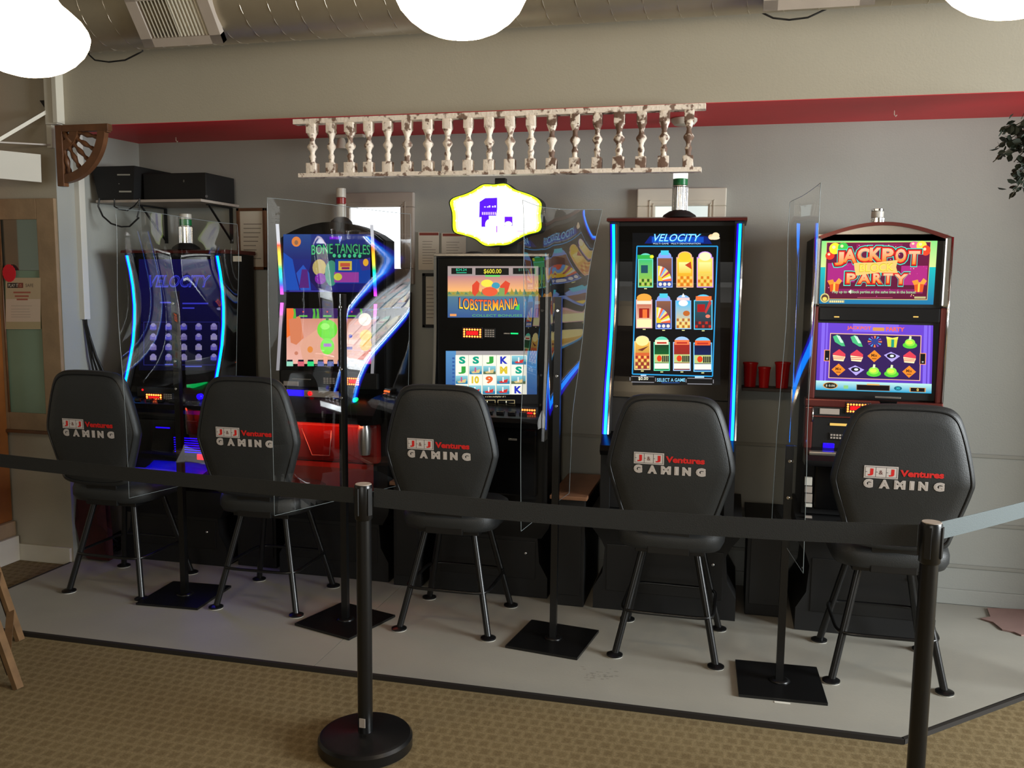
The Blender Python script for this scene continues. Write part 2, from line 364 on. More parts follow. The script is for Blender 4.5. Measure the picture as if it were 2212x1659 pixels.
# ================================================================== OVERHEAD
# spiral duct
du = thing('spiral_duct', 'round galvanised spiral duct running under the ceiling above the header', 'duct', (-1, 3.88, 2.98))
bm = B(); DR, DY, DZ = .215, 3.86, 2.975
pts = [(-5.2+i*.2, DY, DZ) for i in range(44)]
tube(bm, pts, DR, 40); obj('duct_pipe', bm, 'galv', du, smooth=40)
bm = B(); hel = []
pitch = .135
nT = int(8.6/pitch*20)
hel = [(-5.2+8.6*i/nT, DY+math.cos(2*math.pi*i/20)*(DR+.0005), DZ+math.sin(2*math.pi*i/20)*(DR+.0005)) for i in range(nT+1)]
tube(bm, hel, .0022, 4); obj('lock_seam', bm, 'seam', du)
def register(px, label):
    c = [atY(x, y, 3.70) for x, y in px]
    mid = sum(c, Vector())/4; wd = (c[1]-c[0]).length; x0 = min(c[0].x, c[3].x); x1 = x0+.40
    o = thing('air_register', label, 'vent', (mid.x, 3.68, 2.86), group=None)
    # frame leans back with the curve of the duct: built on a tilted plane
    th = math.radians(38); n = Vector((0, -math.cos(th), -math.sin(th))); v = Vector((0, -math.sin(th)*-1, -math.cos(th)))  # n = outward, v = down-slope
    v = Vector((0, math.sin(th), -math.cos(th)))
    ctr = Vector(((x0+x1)/2, DY, DZ))+n*(DR+.022)
    def P(a, b, d=0): return ctr+Vector((a, 0, 0))+v*b+n*d
    def slab(bm, a0, b0, a1, b1, d0, d1, mi=0):
        vs = [bm.verts.new(P(a, b, d)) for d in (d0, d1) for a, b in ((a0, b0), (a1, b0), (a1, b1), (a0, b1))]
        for q in ((0, 1, 2, 3), (4, 5, 6, 7), (0, 1, 5, 4), (1, 2, 6, 5), (2, 3, 7, 6), (3, 0, 4, 7)):
            f = bm.faces.new([vs[i] for i in q]); f.material_index = mi
    hw, hh = .205, .125
    bm = B()
    slab(bm, -hw, -hh, hw, -hh+.04, -.03, .006); slab(bm, -hw, hh-.04, hw, hh, -.03, .006); slab(bm, -hw, -hh, -hw+.055, hh, -.03, .006); slab(bm, hw-.055, -hh, hw, hh, -.03, .006)
    obj('register_frame', bm, 'greywhite', o)
    bm = B(); slab(bm, -hw+.05, -hh+.035, hw-.05, hh-.035, -.06, -.05); obj('register_box', bm, 'matte', o)
    for k in range(16):
        bm = B(); aa = -hw+.065+k*.0185; tl = .006 if k < 8 else -.004
        vs = [bm.verts.new(P(aa+da, b, d)) for b in (-hh+.038, hh-.038) for da, d in ((-.002-tl, -.03), (.002-tl, -.03), (.003+tl, .0), (-.003+tl, .0))]
        for q in ((0, 1, 2, 3), (4, 5, 6, 7), (0, 1, 5, 4), (1, 2, 6, 5), (2, 3, 7, 6), (3, 0, 4, 7)): bm.faces.new([vs[i] for i in q])
        obj('louvre_blade', bm, 'white', o)
register([(298, 17), (455, 3), (475, 88), (315, 95)], 'grey louvred air register on the duct beside the left pendant lamp')
register([(1655, -60), (1825, -70), (1840, 3), (1660, 12)], 'louvred air register on the duct cut by the top edge at right')
# hanging wires under the duct
for pts, lab in (([(192, 118), (205, 130), (235, 134), (270, 130), (308, 111)], 'dark wire looping below the duct near the left register'),
                 ([(1643, 26), (1670, 39), (1705, 43), (1745, 38), (1795, 15)], 'dark wire looping below the duct near the right register')):
    bm = B(); w = [atY(x, y, 3.95) for x, y in pts]; P2 = []
    for i in range(len(w)-1):
        for k in range(4): P2.append(w[i].lerp(w[i+1], k/4))
    P2.append(w[-1]); P3 = [P2[0]+Vector((0, 0, .08))]+P2+[P2[-1]+Vector((0, 0, .08))]
    tube(bm, P3, .004, 6); tag(obj('hanging_wire', bm, 'cable', smooth=60), lab, 'wire')
# pendant lamps
def lamp(x, y, zb, label):
    o = thing('pendant_lamp', label, 'lamp', (x, y, zb), group='opal schoolhouse pendant lamps')
    prof = [(.004, 0), (.035, .003), (.065, .011), (.092, .023), (.118, .042), (.138, .064), (.150, .088), (.154, .106), (.149, .124), (.134, .146), (.112, .166), (.090, .184), (.076, .204), (.07, .225), (.066, .245)]
    bm = B(); lathe(bm, prof, (x, y, zb), 40); obj('glass_shade', bm, 'globe', o, smooth=60)
    bm = B(); lathe(bm, [(.072, .245), (.078, .25), (.078, .275), (.05, .31), (.02, .33), (.012, .36)], (x, y, zb), 24); obj('fitter', bm, 'brass', o, smooth=40)
    bm = B(); tube(bm, [(x, y, zb+.35), (x, y, 3.23)], .007, 10); obj('rod', bm, 'brass', o)
    bm = B(); lathe(bm, [(.065, 0), (.065, .012), (.03, .04)], (x, y, 3.205), 24); obj('canopy', bm, 'brass', o)
lamp(-1.80, 2.02, 2.182, 'lit opal glass pendant lamp at the left, beside the fan bracket')
lamp(-.622, 2.02, 2.216, 'lit opal glass pendant lamp in the middle, above the balustrade')
lamp(.530, 2.02, 2.196, 'lit opal glass pendant lamp in the top right corner')
# alcove ceiling fittings
c = atZ(1478, 256, ZA)
bm = B(); lathe(bm, [(.065, 0), (.065, -.012), (.05, -.03), (.02, -.034)], (c.x, c.y, ZA-.002), 24); tag(obj('smoke_detector', bm, 'white', smooth=40), 'round white detector on the red ceiling behind the right balusters', 'detector')
c = atZ(755, 290, ZA)
o = thing('ceiling_spotlight', 'small white spotlight fitting on the red ceiling behind the left balusters', 'lamp', (c.x, c.y, ZA-.002))
bm = B(); box(bm, (c.x-.09, c.y-.02, ZA-.02), (c.x+.09, c.y+.02, ZA-.002), .004); obj('track', bm, 'white', o)
bm = B(); lathe(bm, [(.015, 0), (.022, -.01), (.03, -.05), (.034, -.06)], (c.x-.05, c.y, ZA-.02), 16); obj('lamp_head', bm, 'white', o, smooth=40)
for px, lab in (((380, 296), 'tiny pale hook in the red ceiling near the black boxes'), ((1932, 238), 'tiny white hook in the red ceiling at the right')):
    c = atZ(*px, ZA); bm = B(); tube(bm, [(c.x, c.y, ZA-.001), (c.x, c.y, ZA-.02), (c.x+.008, c.y, ZA-.03), (c.x+.012, c.y, ZA-.022)], .0022, 6)
    tag(obj('ceiling_hook', bm, 'white'), lab, 'hook')

# ---- balustrade hung from the header
bl = thing('hanging_balustrade', 'distressed white balustrade section hung along the header edge above the machines', 'balustrade', (-1.15, 4.2, 2.18))
YBAL = 4.215
tl, trr = atY(638, 265, YBAL), atY(1525, 231, YBAL); blw, brr = atY(650, 380, YBAL), atY(1515, 367, YBAL)
bm = B()
n = 22
def rail(a, b, h, w, mt):
    bm = B()
    for i in range(n):
        p, q = a.lerp(b, i/n), a.lerp(b, (i+1)/n); beam(bm, p, q, w, h)
    bmesh.ops.remove_doubles(bm, verts=bm.verts, dist=.0005); return obj('rail', bm, mt, bl)
rail(tl, trr, .024, .055, 'distress'); rail(blw, brr, .020, .06, 'distress')
bx = [675, 716, 757, 797, 838, 880, 925, 967, 1012, 1057, 1102, 1147, 1192, 1242, 1290, 1337, 1385, 1434, 1487]
prof = [(.024, 0), (.024, .035), (.022, .042), (.013, .052), (.011, .065), (.015, .082), (.014, .088), (.009, .098), (.012, .112), (.021, .125), (.023, .132), (.021, .138), (.012, .150), (.010, .165), (.014, .176), (.016, .183), (.022, .198), (.026, .205), (.026, .245)]
for i, px in enumerate(bx):
    t = (px-638)/(1525-638); zt = tl.lerp(trr, t).z-.011; zb = blw.lerp(brr, t).z+.009; x = atY(px, 320, YBAL).x; H = zt-zb
    bm = B(); R = random.Random(i); k = R.uniform(.92, 1.08)
    pr = [(r*k*1.12, h/.245*H) for r, h in prof]
    lathe(bm, pr[3:17], (x, YBAL, zb), 14)
    for (q0, q1) in ((0, 3), (16, 18)):
        r_ = pr[q0][0]*.92; box(bm, (x-r_, YBAL-r_, zb+pr[q0][1]), (x+r_, YBAL+r_, zb+pr[q1][1]), .003)
    bmesh.ops.translate(bm, verts=bm.verts, vec=(0, 0, 0))
    me_o = obj('baluster', bm, 'distress' if i < 12 else 'distress2', bl, smooth=45)
bm = B()
for t in (.05, .35, .65, .95):
    p = tl.lerp(trr, t); box(bm, (p.x-.015, p.y, p.z-.005), (p.x+.015, 4.281, p.z+.012))
obj('hanger', bm, 'distress', bl)

# ---- fan bracket in the corner of the opening
fb = thing('fan_bracket', 'brown wooden quarter-circle corner bracket with turned spindles under the header', 'bracket', (-3.56, 4.24, 2.48))
YF = 4.22; x0, z0 = -3.585, 2.482
bm = B(); box(bm, (x0, YF-.02, z0-.325), (x0+.042, YF+.02, z0), .004); obj('upright', bm, 'brownwood', fb)
bm = B(); box(bm, (x0+.042, YF-.02, z0-.036), (x0+.33, YF+.02, z0), .004); obj('top_bar', bm, 'brownwood', fb)
bm = B()
R1, R0 = .297, .252; pl_ = []
cx_, cz_ = x0+.012, z0-.012
for i in range(25):
    t = math.radians(-90+90*i/24); pl_.append((cx_+R1*math.cos(t), cz_+R1*math.sin(t)))
for i in range(24, -1, -1):
    t = math.radians(-90+90*i/24); pl_.append((cx_+R0*math.cos(t), cz_+R0*math.sin(t)))
yprism(bm, pl_, YF-.017, YF+.017); obj('outer_arc', bm, 'brownwood', fb)
bm = B(); pl_ = []
for i in range(17):
    t = math.radians(-90+90*i/16); pl_.append((cx_+.126*math.cos(t), cz_+.126*math.sin(t)))
for i in range(16, -1, -1):
    t = math.radians(-90+90*i/16); pl_.append((cx_+.078*math.cos(t), cz_+.078*math.sin(t)))
yprism(bm, pl_, YF-.015, YF+.015); obj('inner_arc', bm, 'brownwood', fb)
bm = B(); tube(bm, [(x0+.03, YF, z0-.03), (x0+.095, YF, z0-.095)], .018, 8); obj('corner_stay', bm, 'brownwood', fb)
for k in range(5):
    t = math.radians(-13-16*k); bm = B(); d = Vector((math.cos(t), 0, math.sin(t))); c0 = Vector((cx_, YF, cz_))
    pr = [.009, .012, .008, .013, .016, .012, .008, .013, .010, .009]
    tube(bm, [c0+d*(.114+.152*i/9) for i in range(10)], pr, 8); obj('spindle', bm, 'brownwood', fb, smooth=50)
bm = B(); box(bm, (x0+.032, YF-.015, z0-.305), (x0+.05, YF+.015, z0-.27), .004); box(bm, (x0+.295, YF-.015, z0-.045), (x0+.325, YF+.015, z0-.02), .004); obj('end_block', bm, 'brownwood', fb)

# ================================================================== LEFT WALL
# old wooden sash with obscured glass
YL = 4.28
sp = thing('salvaged_window', 'tall pale unpainted wooden window frame with mirror and green glass on left wall', 'old window', (-3.88, 4.26, .78))
xl, xr = -4.10, -3.664; zb_, zt_ = .785, 2.10; gx0, gx1, gz0, gz1 = -4.035, -3.782, .885, 1.985
for nm, lo, hi in (('stile', (xl, 4.256, zb_), (gx0, 4.279, zt_)), ('stile', (gx1, 4.256, zb_), (xr, 4.279, zt_)), ('top_rail', (gx0, 4.256, gz1), (gx1, 4.279, zt_)), ('bottom_rail', (gx0, 4.256, zb_), (gx1, 4.279, gz0))):
    bm = B(); box(bm, lo, hi, .003); obj(nm, bm, 'palewood', sp)
bm = B(); box(bm, (gx0, 4.266, gz0), (gx1, 4.272, 1.70)); obj('pane', bm, 'greyglass', sp, label='pale green obscured pane')
bm = B(); box(bm, (gx0, 4.266, 1.702), (gx1, 4.272, gz1)); obj('pane', bm, 'mirror', sp, label='dark mirror pane')
bm = B(); box(bm, (xl, 4.246, zb_-.018), (xr, 4.279, zb_), .003); obj('sill', bm, 'brownwood', sp)
bm = B(); tube(bm, [(gx0+.005, 4.256, gz0), (gx0+.005, 4.256, gz1)], .006, 6); obj('bead', bm, 'brownwood', sp)
# poster on the sash
y = 4.2535
a = Art(onY(y), .0002); a.rect(12, 600, 88, 711, (.70, .62, .50), nx=2, ny=2)
a.rect(13, 646, 87, 695, (.78, .70, .62)); a.rect(13, 695, 88, 710, (.66, .60, .46))
a.rect(16, 611, 50, 622, (.13, .10, .09)); a.rect(38, 611, 50, 622, (.45, .2, .15)); a.text('PLAY IT', 18, 613, 40, 620, (.8, .76, .7), .01); a.text('SAFE', 55, 613, 72, 620, (.38, .33, .28), .01)
a.text('IS', 42, 613, 47, 620, (.75, .5, .42), .01)
for yy, x0_, x1_ in ((630, 29, 66), (638, 32, 62), (645, 36, 60)): a.rect(x0_, yy, x1_, yy+3.5, (.62, .33, .27))
for yy in (660, 667, 673, 679, 684): a.rect(24, yy, 24+random.uniform(38, 50), yy+1.2, (.66, .60, .54))
o = a.build('poster', 'print'); tag(o, 'tan paper notice with a dark heading bar taped to the sash glass', 'poster')
bm = B(); c = atY(20, 590, 4.252); pts = []
for i in range(32):
    t = 2*math.pi*i/32; r = 1+.06*(i % 2); pts.append((c.x+.043*r*math.cos(t), c.z+.048*r*math.sin(t)))
yprism(bm, pts, 4.2525, 4.2505); tag(obj('round_sticker', bm, mat('red_sticker', (.80, .10, .16), .6)), 'round scalloped red sticker at the top of the paper notice', 'sticker')
# white sign hung from a wall bracket above the sash
wbk = thing('shelf_bracket', 'white metal triangular bracket with diagonal strut above the sash', 'bracket', (-3.70, 4.27, 2.4))
pa, pb = atY(101, 214, 4.27), atY(116, 320, 4.27)
bm = B(); box(bm, (pa.x+.0, 4.255, pb.z), (pa.x+.034, 4.28, pa.z-.05), .002); obj('wall_plate', bm, 'white', wbk)
e1 = atY(-30, 306, 3.95)
bm = B(); beam(bm, (pa.x+.017, 4.255, pb.z+.015), e1, .02, .008); obj('arm', bm, 'greywhite', wbk)
e2 = atY(-20, 312, 3.98)
bm = B(); beam(bm, (pa.x+.017, 4.25, atY(105, 240, 4.25).z), e2, .018, .018); obj('strut', bm, 'white', wbk)
bm = B(); yprism(bm, [(pa.x-.03, pa.z-.01), (pa.x+.04, pa.z-.01), (pa.x+.03, pa.z-.05), (pa.x, pa.z-.05)], 4.25, 4.279); obj('top_cap', bm, 'cable', wbk)
p0, p1, p2, p3 = atY(88, 334, 4.16), atY(90, 394, 4.16), atY(-40, 382, 3.99), atY(-40, 321, 3.99)
bm = B(); nn = Vector((.5, -.86, 0))*.006
vs = [bm.verts.new(p+q) for q in (Vector(), nn) for p in (p0, p1, p2, p3)]
for q in ((0, 1, 2, 3), (4, 5, 6, 7), (0, 1, 5, 4), (1, 2, 6, 5), (2, 3, 7, 6), (3, 0, 4, 7)): bm.faces.new([vs[i] for i in q])
o = tag(obj('white_board', bm, 'pvc'), 'blank white board hanging under the wall bracket at the left edge', 'board')
# orange wooden column with white plinth
o = thing('wooden_column', 'orange stained wooden column with a white plinth at the left edge', 'column', (-4.12, 4.2, 0))
bm = B(); box(bm, (-4.22, 4.12, .24), (-4.055, 4.262, 3.24), .006); obj('shaft', bm, 'orangewood', o)
bm = B(); box(bm, (-4.24, 4.10, .15), (-4.03, 4.262, .24), .012); obj('base_moulding', bm, 'palewood', o)
bm = B(); box(bm, (-4.245, 4.095, .002), (-4.015, 4.261, .15), .004); obj('plinth', bm, 'white', o)
# cable raceway on the alcove side wall
rp = thing('cable_raceway', 'white vertical cable raceway on the alcove side wall', 'raceway', (-3.60, 4.42, 1.4))
pt = atX(157, 300, -3.62); pq = atX(184, 690, -3.62)
yc = 4.42
bm = B(); box(bm, (-3.648, yc-.02, pq.z), (-3.612, yc+.028, ZA-.002), .003); obj('cover', bm, 'pvc', rp)
bm = B()
for k, (dx, ex) in enumerate(((0, .0), (.01, .05), (.02, .11), (.012, .14))):
    tube(bm, [(-3.63+dx*.3, yc-.005+dx*.3, pq.z+.04), (-3.63+dx*.6, yc, pq.z-.03), (-3.61+ex*.3, yc+.01, pq.z-.22), (-3.595+ex*.9, yc+.06, pq.z-.5), (-3.58+ex*1.0, 4.62, .75)], .006, 6)
tag(obj('cable_bundle', bm, 'cable', smooth=60), 'black cables dropping from the raceway end down behind the left machine', 'cable')
# red cloth and box low in the corner
bm = B(); pts = [(168, 1030), (166, 1080), (171, 1110), (165, 1130), (172, 1160), (178, 1190), (190, 1215), (235, 1215), (228, 1180), (232, 1150), (215, 1130), (212, 1110), (222, 1085), (222, 1030)]
L_ = [atY(x, y, 4.31) for x, y in pts]
prism(bm, [(p.x, max(p.z, .03)) for p in L_], lambda x, z: (x, 4.30+.012*math.sin(z*40), z), lambda x, z: (x, 4.34+.012*math.sin(z*40), z))
bmesh.ops.triangulate(bm, faces=bm.faces); tag(obj('red_cloth', bm, 'redcloth', smooth=60), 'dark red cloth hanging bunched in the corner behind the leftmost stool', 'cloth')
pp = [atY(214, 1085, 4.55), atY(272, 1085, 4.55), atY(272, 1155, 4.55), atY(214, 1155, 4.55)]
bm = B(); box(bm, (pp[0].x-.02, 4.55, .022), (pp[1].x, 4.75, pp[0].z+.03), .004); tag(obj('pale_box', bm, 'greywhite'), 'pale grey box on the platform between the red cloth and left machine', 'box')
bm = B()
for i in range(14):
    c = Vector((random.uniform(-3.53, -3.49), random.uniform(4.42, 4.49), random.uniform(.05, .12)))
    tube(bm, [c+Vector((random.uniform(-.03, .03), random.uniform(-.05, .05), random.uniform(-.015, .03))) for _ in range(5)], .008, 5)
o = tag(obj('cable_tangle', bm, 'cable', smooth=60), 'tangle of dark cables on the platform below the red cloth', 'cable')

# shelf with two black recorder boxes
sh = thing('wall_shelf', 'thin pale wall shelf carrying two black boxes in the alcove corner', 'shelf', (-3.2, 4.75, 2.11))
pL, pR = atY(215, 440, 4.62), atY(465, 437, 4.62)
bm = B(); box(bm, (-3.585, 4.50, 2.095), (-2.90, 4.899, 2.110), .002); obj('board', bm, 'greywhite', sh)
for x in (-3.40, -2.95):
    bm = B(); beam(bm, (x, 4.64, 2.09), (x, 4.89, 2.09), .02, .006); beam(bm, (x, 4.89, 2.09), (x, 4.89, 1.88), .02, .006, upv=(0, 1, 0)); beam(bm, (x, 4.66, 2.085), (x, 4.88, 1.90), .012, .006); obj('shelf_bracket', bm, 'matte', sh)
rb = thing('recorder_box', 'tall black electronics box with two silver marks, on the left end of the shelf', 'electronics', (-3.5, 4.7, 2.111))
bm = B(); yprism(bm, [(-3.60, 2.30), (-3.585, 2.20), (-3.565, 2.112), (-3.335, 2.112), (-3.32, 2.30)], 4.50, 4.84)
bm2 = bm; obj('case', bm2, 'matte', rb)
a = Art(onY(4.499), .0004); a.rect(253, 376, 281, 379, (.6, .6, .56)); a.rect(257, 412, 284, 415.5, (.6, .6, .56)); a.rect(256, 396, 258, 398, (.5, .5, .5)); a.build('marking', 'print', rb)
rb = thing('receiver_box', 'long low black electronics box on the right end of the shelf', 'electronics', (-3.1, 4.7, 2.111))
bm = B(); box(bm, (-3.31, 4.56, 2.112), (-2.905, 4.86, 2.262), .004); obj('case', bm, 'matte', rb)
a = Art(onY(4.559), .0004); a.ell(446, 424, 3, 3, (.4, .4, .42)); a.ell(397, 391, 1.6, 3, (.35, .35, .33)); a.build('marking', 'print', rb)
bm = B(); w = [(215, 428), (212, 445), (222, 467), (240, 483), (262, 490), (280, 489), (300, 470)]
tube(bm, [atY(x, y, 4.485) for x, y in w], .005, 6); w = [(247, 430), (247, 446), (257, 452), (275, 455), (290, 445), (302, 430), (300, 455), (296, 470)]
tube(bm, [atY(x, y, 4.475) for x, y in w], .004, 6); tag(obj('drooping_cable', bm, 'cable', smooth=60), 'black cable drooping below the shelf boxes', 'cable')

# ================================================================== BACK WALL
def win(no, fx0, fx1, fz0, fz1, gx0, gx1, gz0, gz1, mt, name):
    bm = B(); d = .035
    box(bm, (fx0, YB-d, gz1), (fx1, YB, fz1), .006); box(bm, (fx0, YB-d, fz0), (fx1, YB, gz0), .006)
    box(bm, (fx0, YB-d, gz0), (gx0, YB, gz1), .006); box(bm, (gx1, YB-d, gz0), (fx1, YB, gz1), .006)
    s = .018
    for k in (1, 2):
        q = s*k; dd = d-.009*k
        box(bm, (gx0-.05+q, YB-d-.004+.0*k, gz0-.05+q), (gx0-.046+q, YB-.01, gz1+.05-q)); box(bm, (gx1+.046-q, YB-d-.004, gz0-.05+q), (gx1+.05-q, YB-.01, gz1+.05-q)); box(bm, (gx0-.05+q, YB-d-.004, gz1+.046-q), (gx1+.05-q, YB-.01, gz1+.05-q))
    w = struct('window_%d' % no, bm, 'greywhite' if no == 1 else 'white')
    bm = B(); box(bm, (gx0-.002, YB-.012, gz0-.002), (gx1+.002, YB-.006, gz1+.002)); g = obj('pane', bm, mt, None); g.parent = w
    return w
win(1, -2.215, -1.775, 1.645, 2.168, -2.168, -1.855, 1.735, 2.085, 'day', 'a')
win(2, -.503, -.036, 1.70, 2.168, -.405, -.13, 1.76, 2.075, 'daydim', 'b')
def paper(name, px, label, cat, frame=None, deco=None, yy=4.895):
    x0, y0, x1, y1 = px; A, Bp = atY(x0, y0, yy), atY(x1, y1, yy)
    o = thing(name, label, cat, ((A.x+Bp.x)/2, YB, Bp.z))
    if frame:
        bm = B(); fz = .018
        box(bm, (A.x, YB-.022, A.z-fz), (Bp.x, YB-.001, A.z), .002); box(bm, (A.x, YB-.022, Bp.z), (Bp.x, YB-.001, Bp.z+fz), .002)
        box(bm, (A.x, YB-.022, Bp.z), (A.x+fz, YB-.001, A.z), .002); box(bm, (Bp.x-fz, YB-.022, Bp.z), (Bp.x, YB-.001, A.z), .002); obj('frame', bm, frame, o)
    bm = B(); box(bm, (A.x+.004, YB-.010, Bp.z+.004), (Bp.x-.004, YB-.006, A.z-.004)); obj('sheet', bm, 'paper', o)
    a = Art(onY(YB-.0105), .0002); w = x1-x0; h = y1-y0
    if deco: a.rect(x0+w*.06, y0+h*.03, x1-w*.06, y0+h*.1, (.5, .22, .18))
    for k in range(9): a.rect(x0+w*.2, y0+h*(.25+.07*k), x0+w*random.uniform(.6, .85), y0+h*(.262+.07*k), (.45, .42, .38))
    a.build('lettering', 'print', o)
paper('framed_certificate', (513, 450, 578, 583), 'certificate in a thin brown wooden frame between the two left machines', 'picture', 'brownwood')
paper('wall_notice', (903, 500, 950, 585), 'paper notice with a red heading just right of the bright window', 'poster', None, True)
paper('wall_notice', (953, 502, 1008, 585), 'paper notice with a red heading, partly behind the lit scalloped sign', 'poster', None, True)
paper('framed_notice', (914, 590, 950, 708), 'narrow black framed paper low on the wall left of the middle machine', 'picture', 'matte')

# ================================================================== STANDS AND TABLES
def stand(x0, x1, yf, zt, label):
    o = thing('machine_stand', label, 'stand', ((x0+x1)/2, yf+.2, PZ))
    def ring(h, z, f): return (x0-h, x1+h, yf-f, z)
    secs = [(.015, PZ+.001, .0), (.015, .13, .0), (-.03, .21, .0), (-.04, .34, .0), (-.02, zt-.16, .0), (.02, zt-.10, .02), (.03, zt-.07, .03), (.03, zt-.001, .03)]
    bm = B(); prev = None
    for (h, z, f) in secs:
        vs = [bm.verts.new(p) for p in ((x0-h, yf-f, z), (x1+h, yf-f, z), (x1+h, 4.86, z), (x0-h, 4.86, z))]
        if prev:
            for k in range(4): bm.faces.new((prev[k], prev[(k+1) % 4], vs[(k+1) % 4], vs[k]))
        else: bm.faces.new(vs)
        prev = vs
    bm.faces.new(prev); bmesh.ops.bevel(bm, geom=[e for e in bm.edges if len(e.link_faces) == 2 and e.calc_face_angle(0) > .3], offset=.008, segments=2, affect='EDGES'); obj('body', bm, 'matte', o, smooth=30)
    bm = B(); box(bm, (x0+.05, yf-.004, .12), (x1-.05, yf+.004, zt-.18), .002); obj('door', bm, 'black', o)
    bm = B(); lathe(bm, [(.008, 0), (.008, -.01), (.003, -.012)], (x1-.10, yf-.004, zt-.24), 12, axis='y'); obj('lock', bm, 'chrome', o)
MX = {1: (-3.41, -2.765), 2: (-2.40, -1.775), 3: (-1.50, -.885), 4: (-.605, .068), 5: (.375, .965)}
stand(*MX[1], 4.42, .46, 'black laminate stand under the leftmost machine'); stand(*MX[2], 4.42, .50, 'black laminate stand under the second machine, behind the stanchion')
stand(*MX[3], 4.40, .50, 'black laminate stand under the middle machine'); stand(*MX[4], 4.34, .54, 'black laminate stand under the tall blue-edged machine')
stand(*MX[5], 4.31, .56, 'black laminate stand with flared foot under the rightmost machine')
def side_table(x0, x1, yf, zt, mt, label):
    o = thing('side_table', label, 'table', ((x0+x1)/2, 4.6, PZ))
    bm = B(); box(bm, (x0, yf, zt-.02), (x1, 4.85, zt), .004); obj('table_top', bm, mt, o)
    bm = B(); box(bm, (x0+.012, yf+.03, PZ+.001), (x1-.012, 4.83, zt-.021), .004); obj('cabinet', bm, 'matte', o)
    bm = B(); box(bm, (x0+.03, yf+.024, .08), (x1-.03, yf+.03, zt-.06), .002); obj('door', bm, 'black', o)
t1 = atY(1250, 1075, 4.5)
side_table(-2.72, -2.45, 4.44, .52, 'matte', 'low black cabinet between the two leftmost machines')
side_table(-1.73, -1.55, 4.36, .60, 'tablewood', 'narrow wood-topped cabinet between the second and middle machines')
side_table(-.845, -.655, 4.30, .60, 'tablewood', 'wood-topped cabinet between the middle and tall blue-edged machines')
side_table(.118, .325, 4.42, .50, 'matte', 'low black cabinet left of the rightmost machine')
# red cups on a dark ledge between the two right machines
bm = B(); box(bm, (.08, 4.76, 1.112), (.365, 4.899, 1.128), .002); tag(obj('wall_ledge', bm, mat('dark_brown_wood', (.22, .17, .14), .6)), 'narrow dark ledge on the wall holding red plastic cups', 'shelf')
def cup(x, y, z, s, label):
    bm = B(); lathe(bm, [(.002, .004), (.030*s, .004), (.036*s, .128*s), (.041*s, .134*s), (.042*s, .130*s), (.037*s, .118*s), (.031*s, 0), (.002, 0)], (x, y, z), 28)
    tag(obj('plastic_cup', bm, 'redplastic', smooth=45), label, 'cup', 'red plastic cups on the ledge')
cup(.120, 4.83, 1.129, .95, 'red plastic cup half hidden by the tall blue-edged machine')
cup(.190, 4.80, 1.129, .80, 'shorter red plastic cup in the gap between two machines')
cup(.282, 4.82, 1.129, 1.0, 'red plastic cup seen through the rightmost clear divider')

# ================================================================== GAMING MACHINES
def chamfer_box(lo, hi, b=.006):
    bm = B(); box(bm, lo, hi, b); return bm
def tower(root, x, y, z, parts, r=.032, base=True):
    tw_bm = B()
    if base: lathe(tw_bm, [(.075*r/.032, 0), (.07*r/.032, .012), (.045*r/.032, .03), (.028*r/.032, .036)], (x, y, z), 24)
    else: lathe(tw_bm, [(.02, 0), (.02, .004)], (x, y, z), 16)
    tw = obj('tower_light', tw_bm, 'matte', root, smooth=40)
    zz = z+(.034 if base else .003)
    for nm, h, mt in parts:
        bm = B(); rr = r*(1.06 if nm == 'collar' else 1)
        lathe(bm, [(rr*.9, 0), (rr, .002), (rr, h-.002), (rr*.9, h)], (x, y, zz), 24)
        if nm == 'lens' and mt == 'chrome':
            for k in range(10):
                t = 2*math.pi*k/10; tube(bm, [(x+rr*math.cos(t), y+rr*math.sin(t), zz+.002), (x+rr*math.cos(t), y+rr*math.sin(t), zz+h-.002)], .0028, 6)
        o = obj(nm, bm, mt, None, smooth=40); o.parent = tw; zz += h
    return tw
def dots_frame(root, x0, y0, x1, y1, yy, name='bill_acceptor', nx=7, ny=3, r=None, mt='led_orange'):
    """bezel whose rim is a row of small lamps (photo coordinates of the box)"""
    A, Bp = atY(x0, y0, yy), atY(x1, y1, yy); w = Bp.x-A.x; h = A.z-Bp.z; r = r or min(w/nx, h/ny)*.42
    bm = B(); box(bm, (A.x-.006, yy, Bp.z-.006), (Bp.x+.006, yy+.03, A.z+.006), .004); ba = obj(name, bm, 'matte', root)
    bm = B(); box(bm, (A.x+w*1.3/nx, yy-.002, Bp.z+h*1.2/ny), (Bp.x-w*1.3/nx, yy, A.z-h*1.2/ny)); o = obj('slot_glow', bm, 'led_red', None); o.parent = ba
    for i in range(nx):
        for j in range(ny):
            if 0 < i < nx-1 and 0 < j < ny-1: continue
            bm = B(); lathe(bm, [(r, 0), (r*.8, -.004), (r*.3, -.006)], (A.x+w*(i+.5)/nx, yy, Bp.z+h*(j+.5)/ny), 8, axis='y'); o = obj('lamp', bm, mt, None); o.parent = ba
    return ba
def keypad(root, x0, y0, x1, y1, yy, nx=4, ny=4):
    A, Bp = atY(x0, y0, yy), atY(x1, y1, yy); w = (Bp.x-A.x)/nx; h = (A.z-Bp.z)/ny
    bm = B(); box(bm, (A.x-.004, yy, Bp.z-.004), (Bp.x+.004, yy+.02, A.z+.004), .002); kp = obj('keypad', bm, 'black', root)
    for i in range(nx):
        for j in range(ny):
            bm = B(); box(bm, (A.x+w*(i+.15), yy-.003, Bp.z+h*(j+.2)), (A.x+w*(i+.85), yy, Bp.z+h*(j+.8))); o = obj('key', bm, 'greywhite', None); o.parent = kp
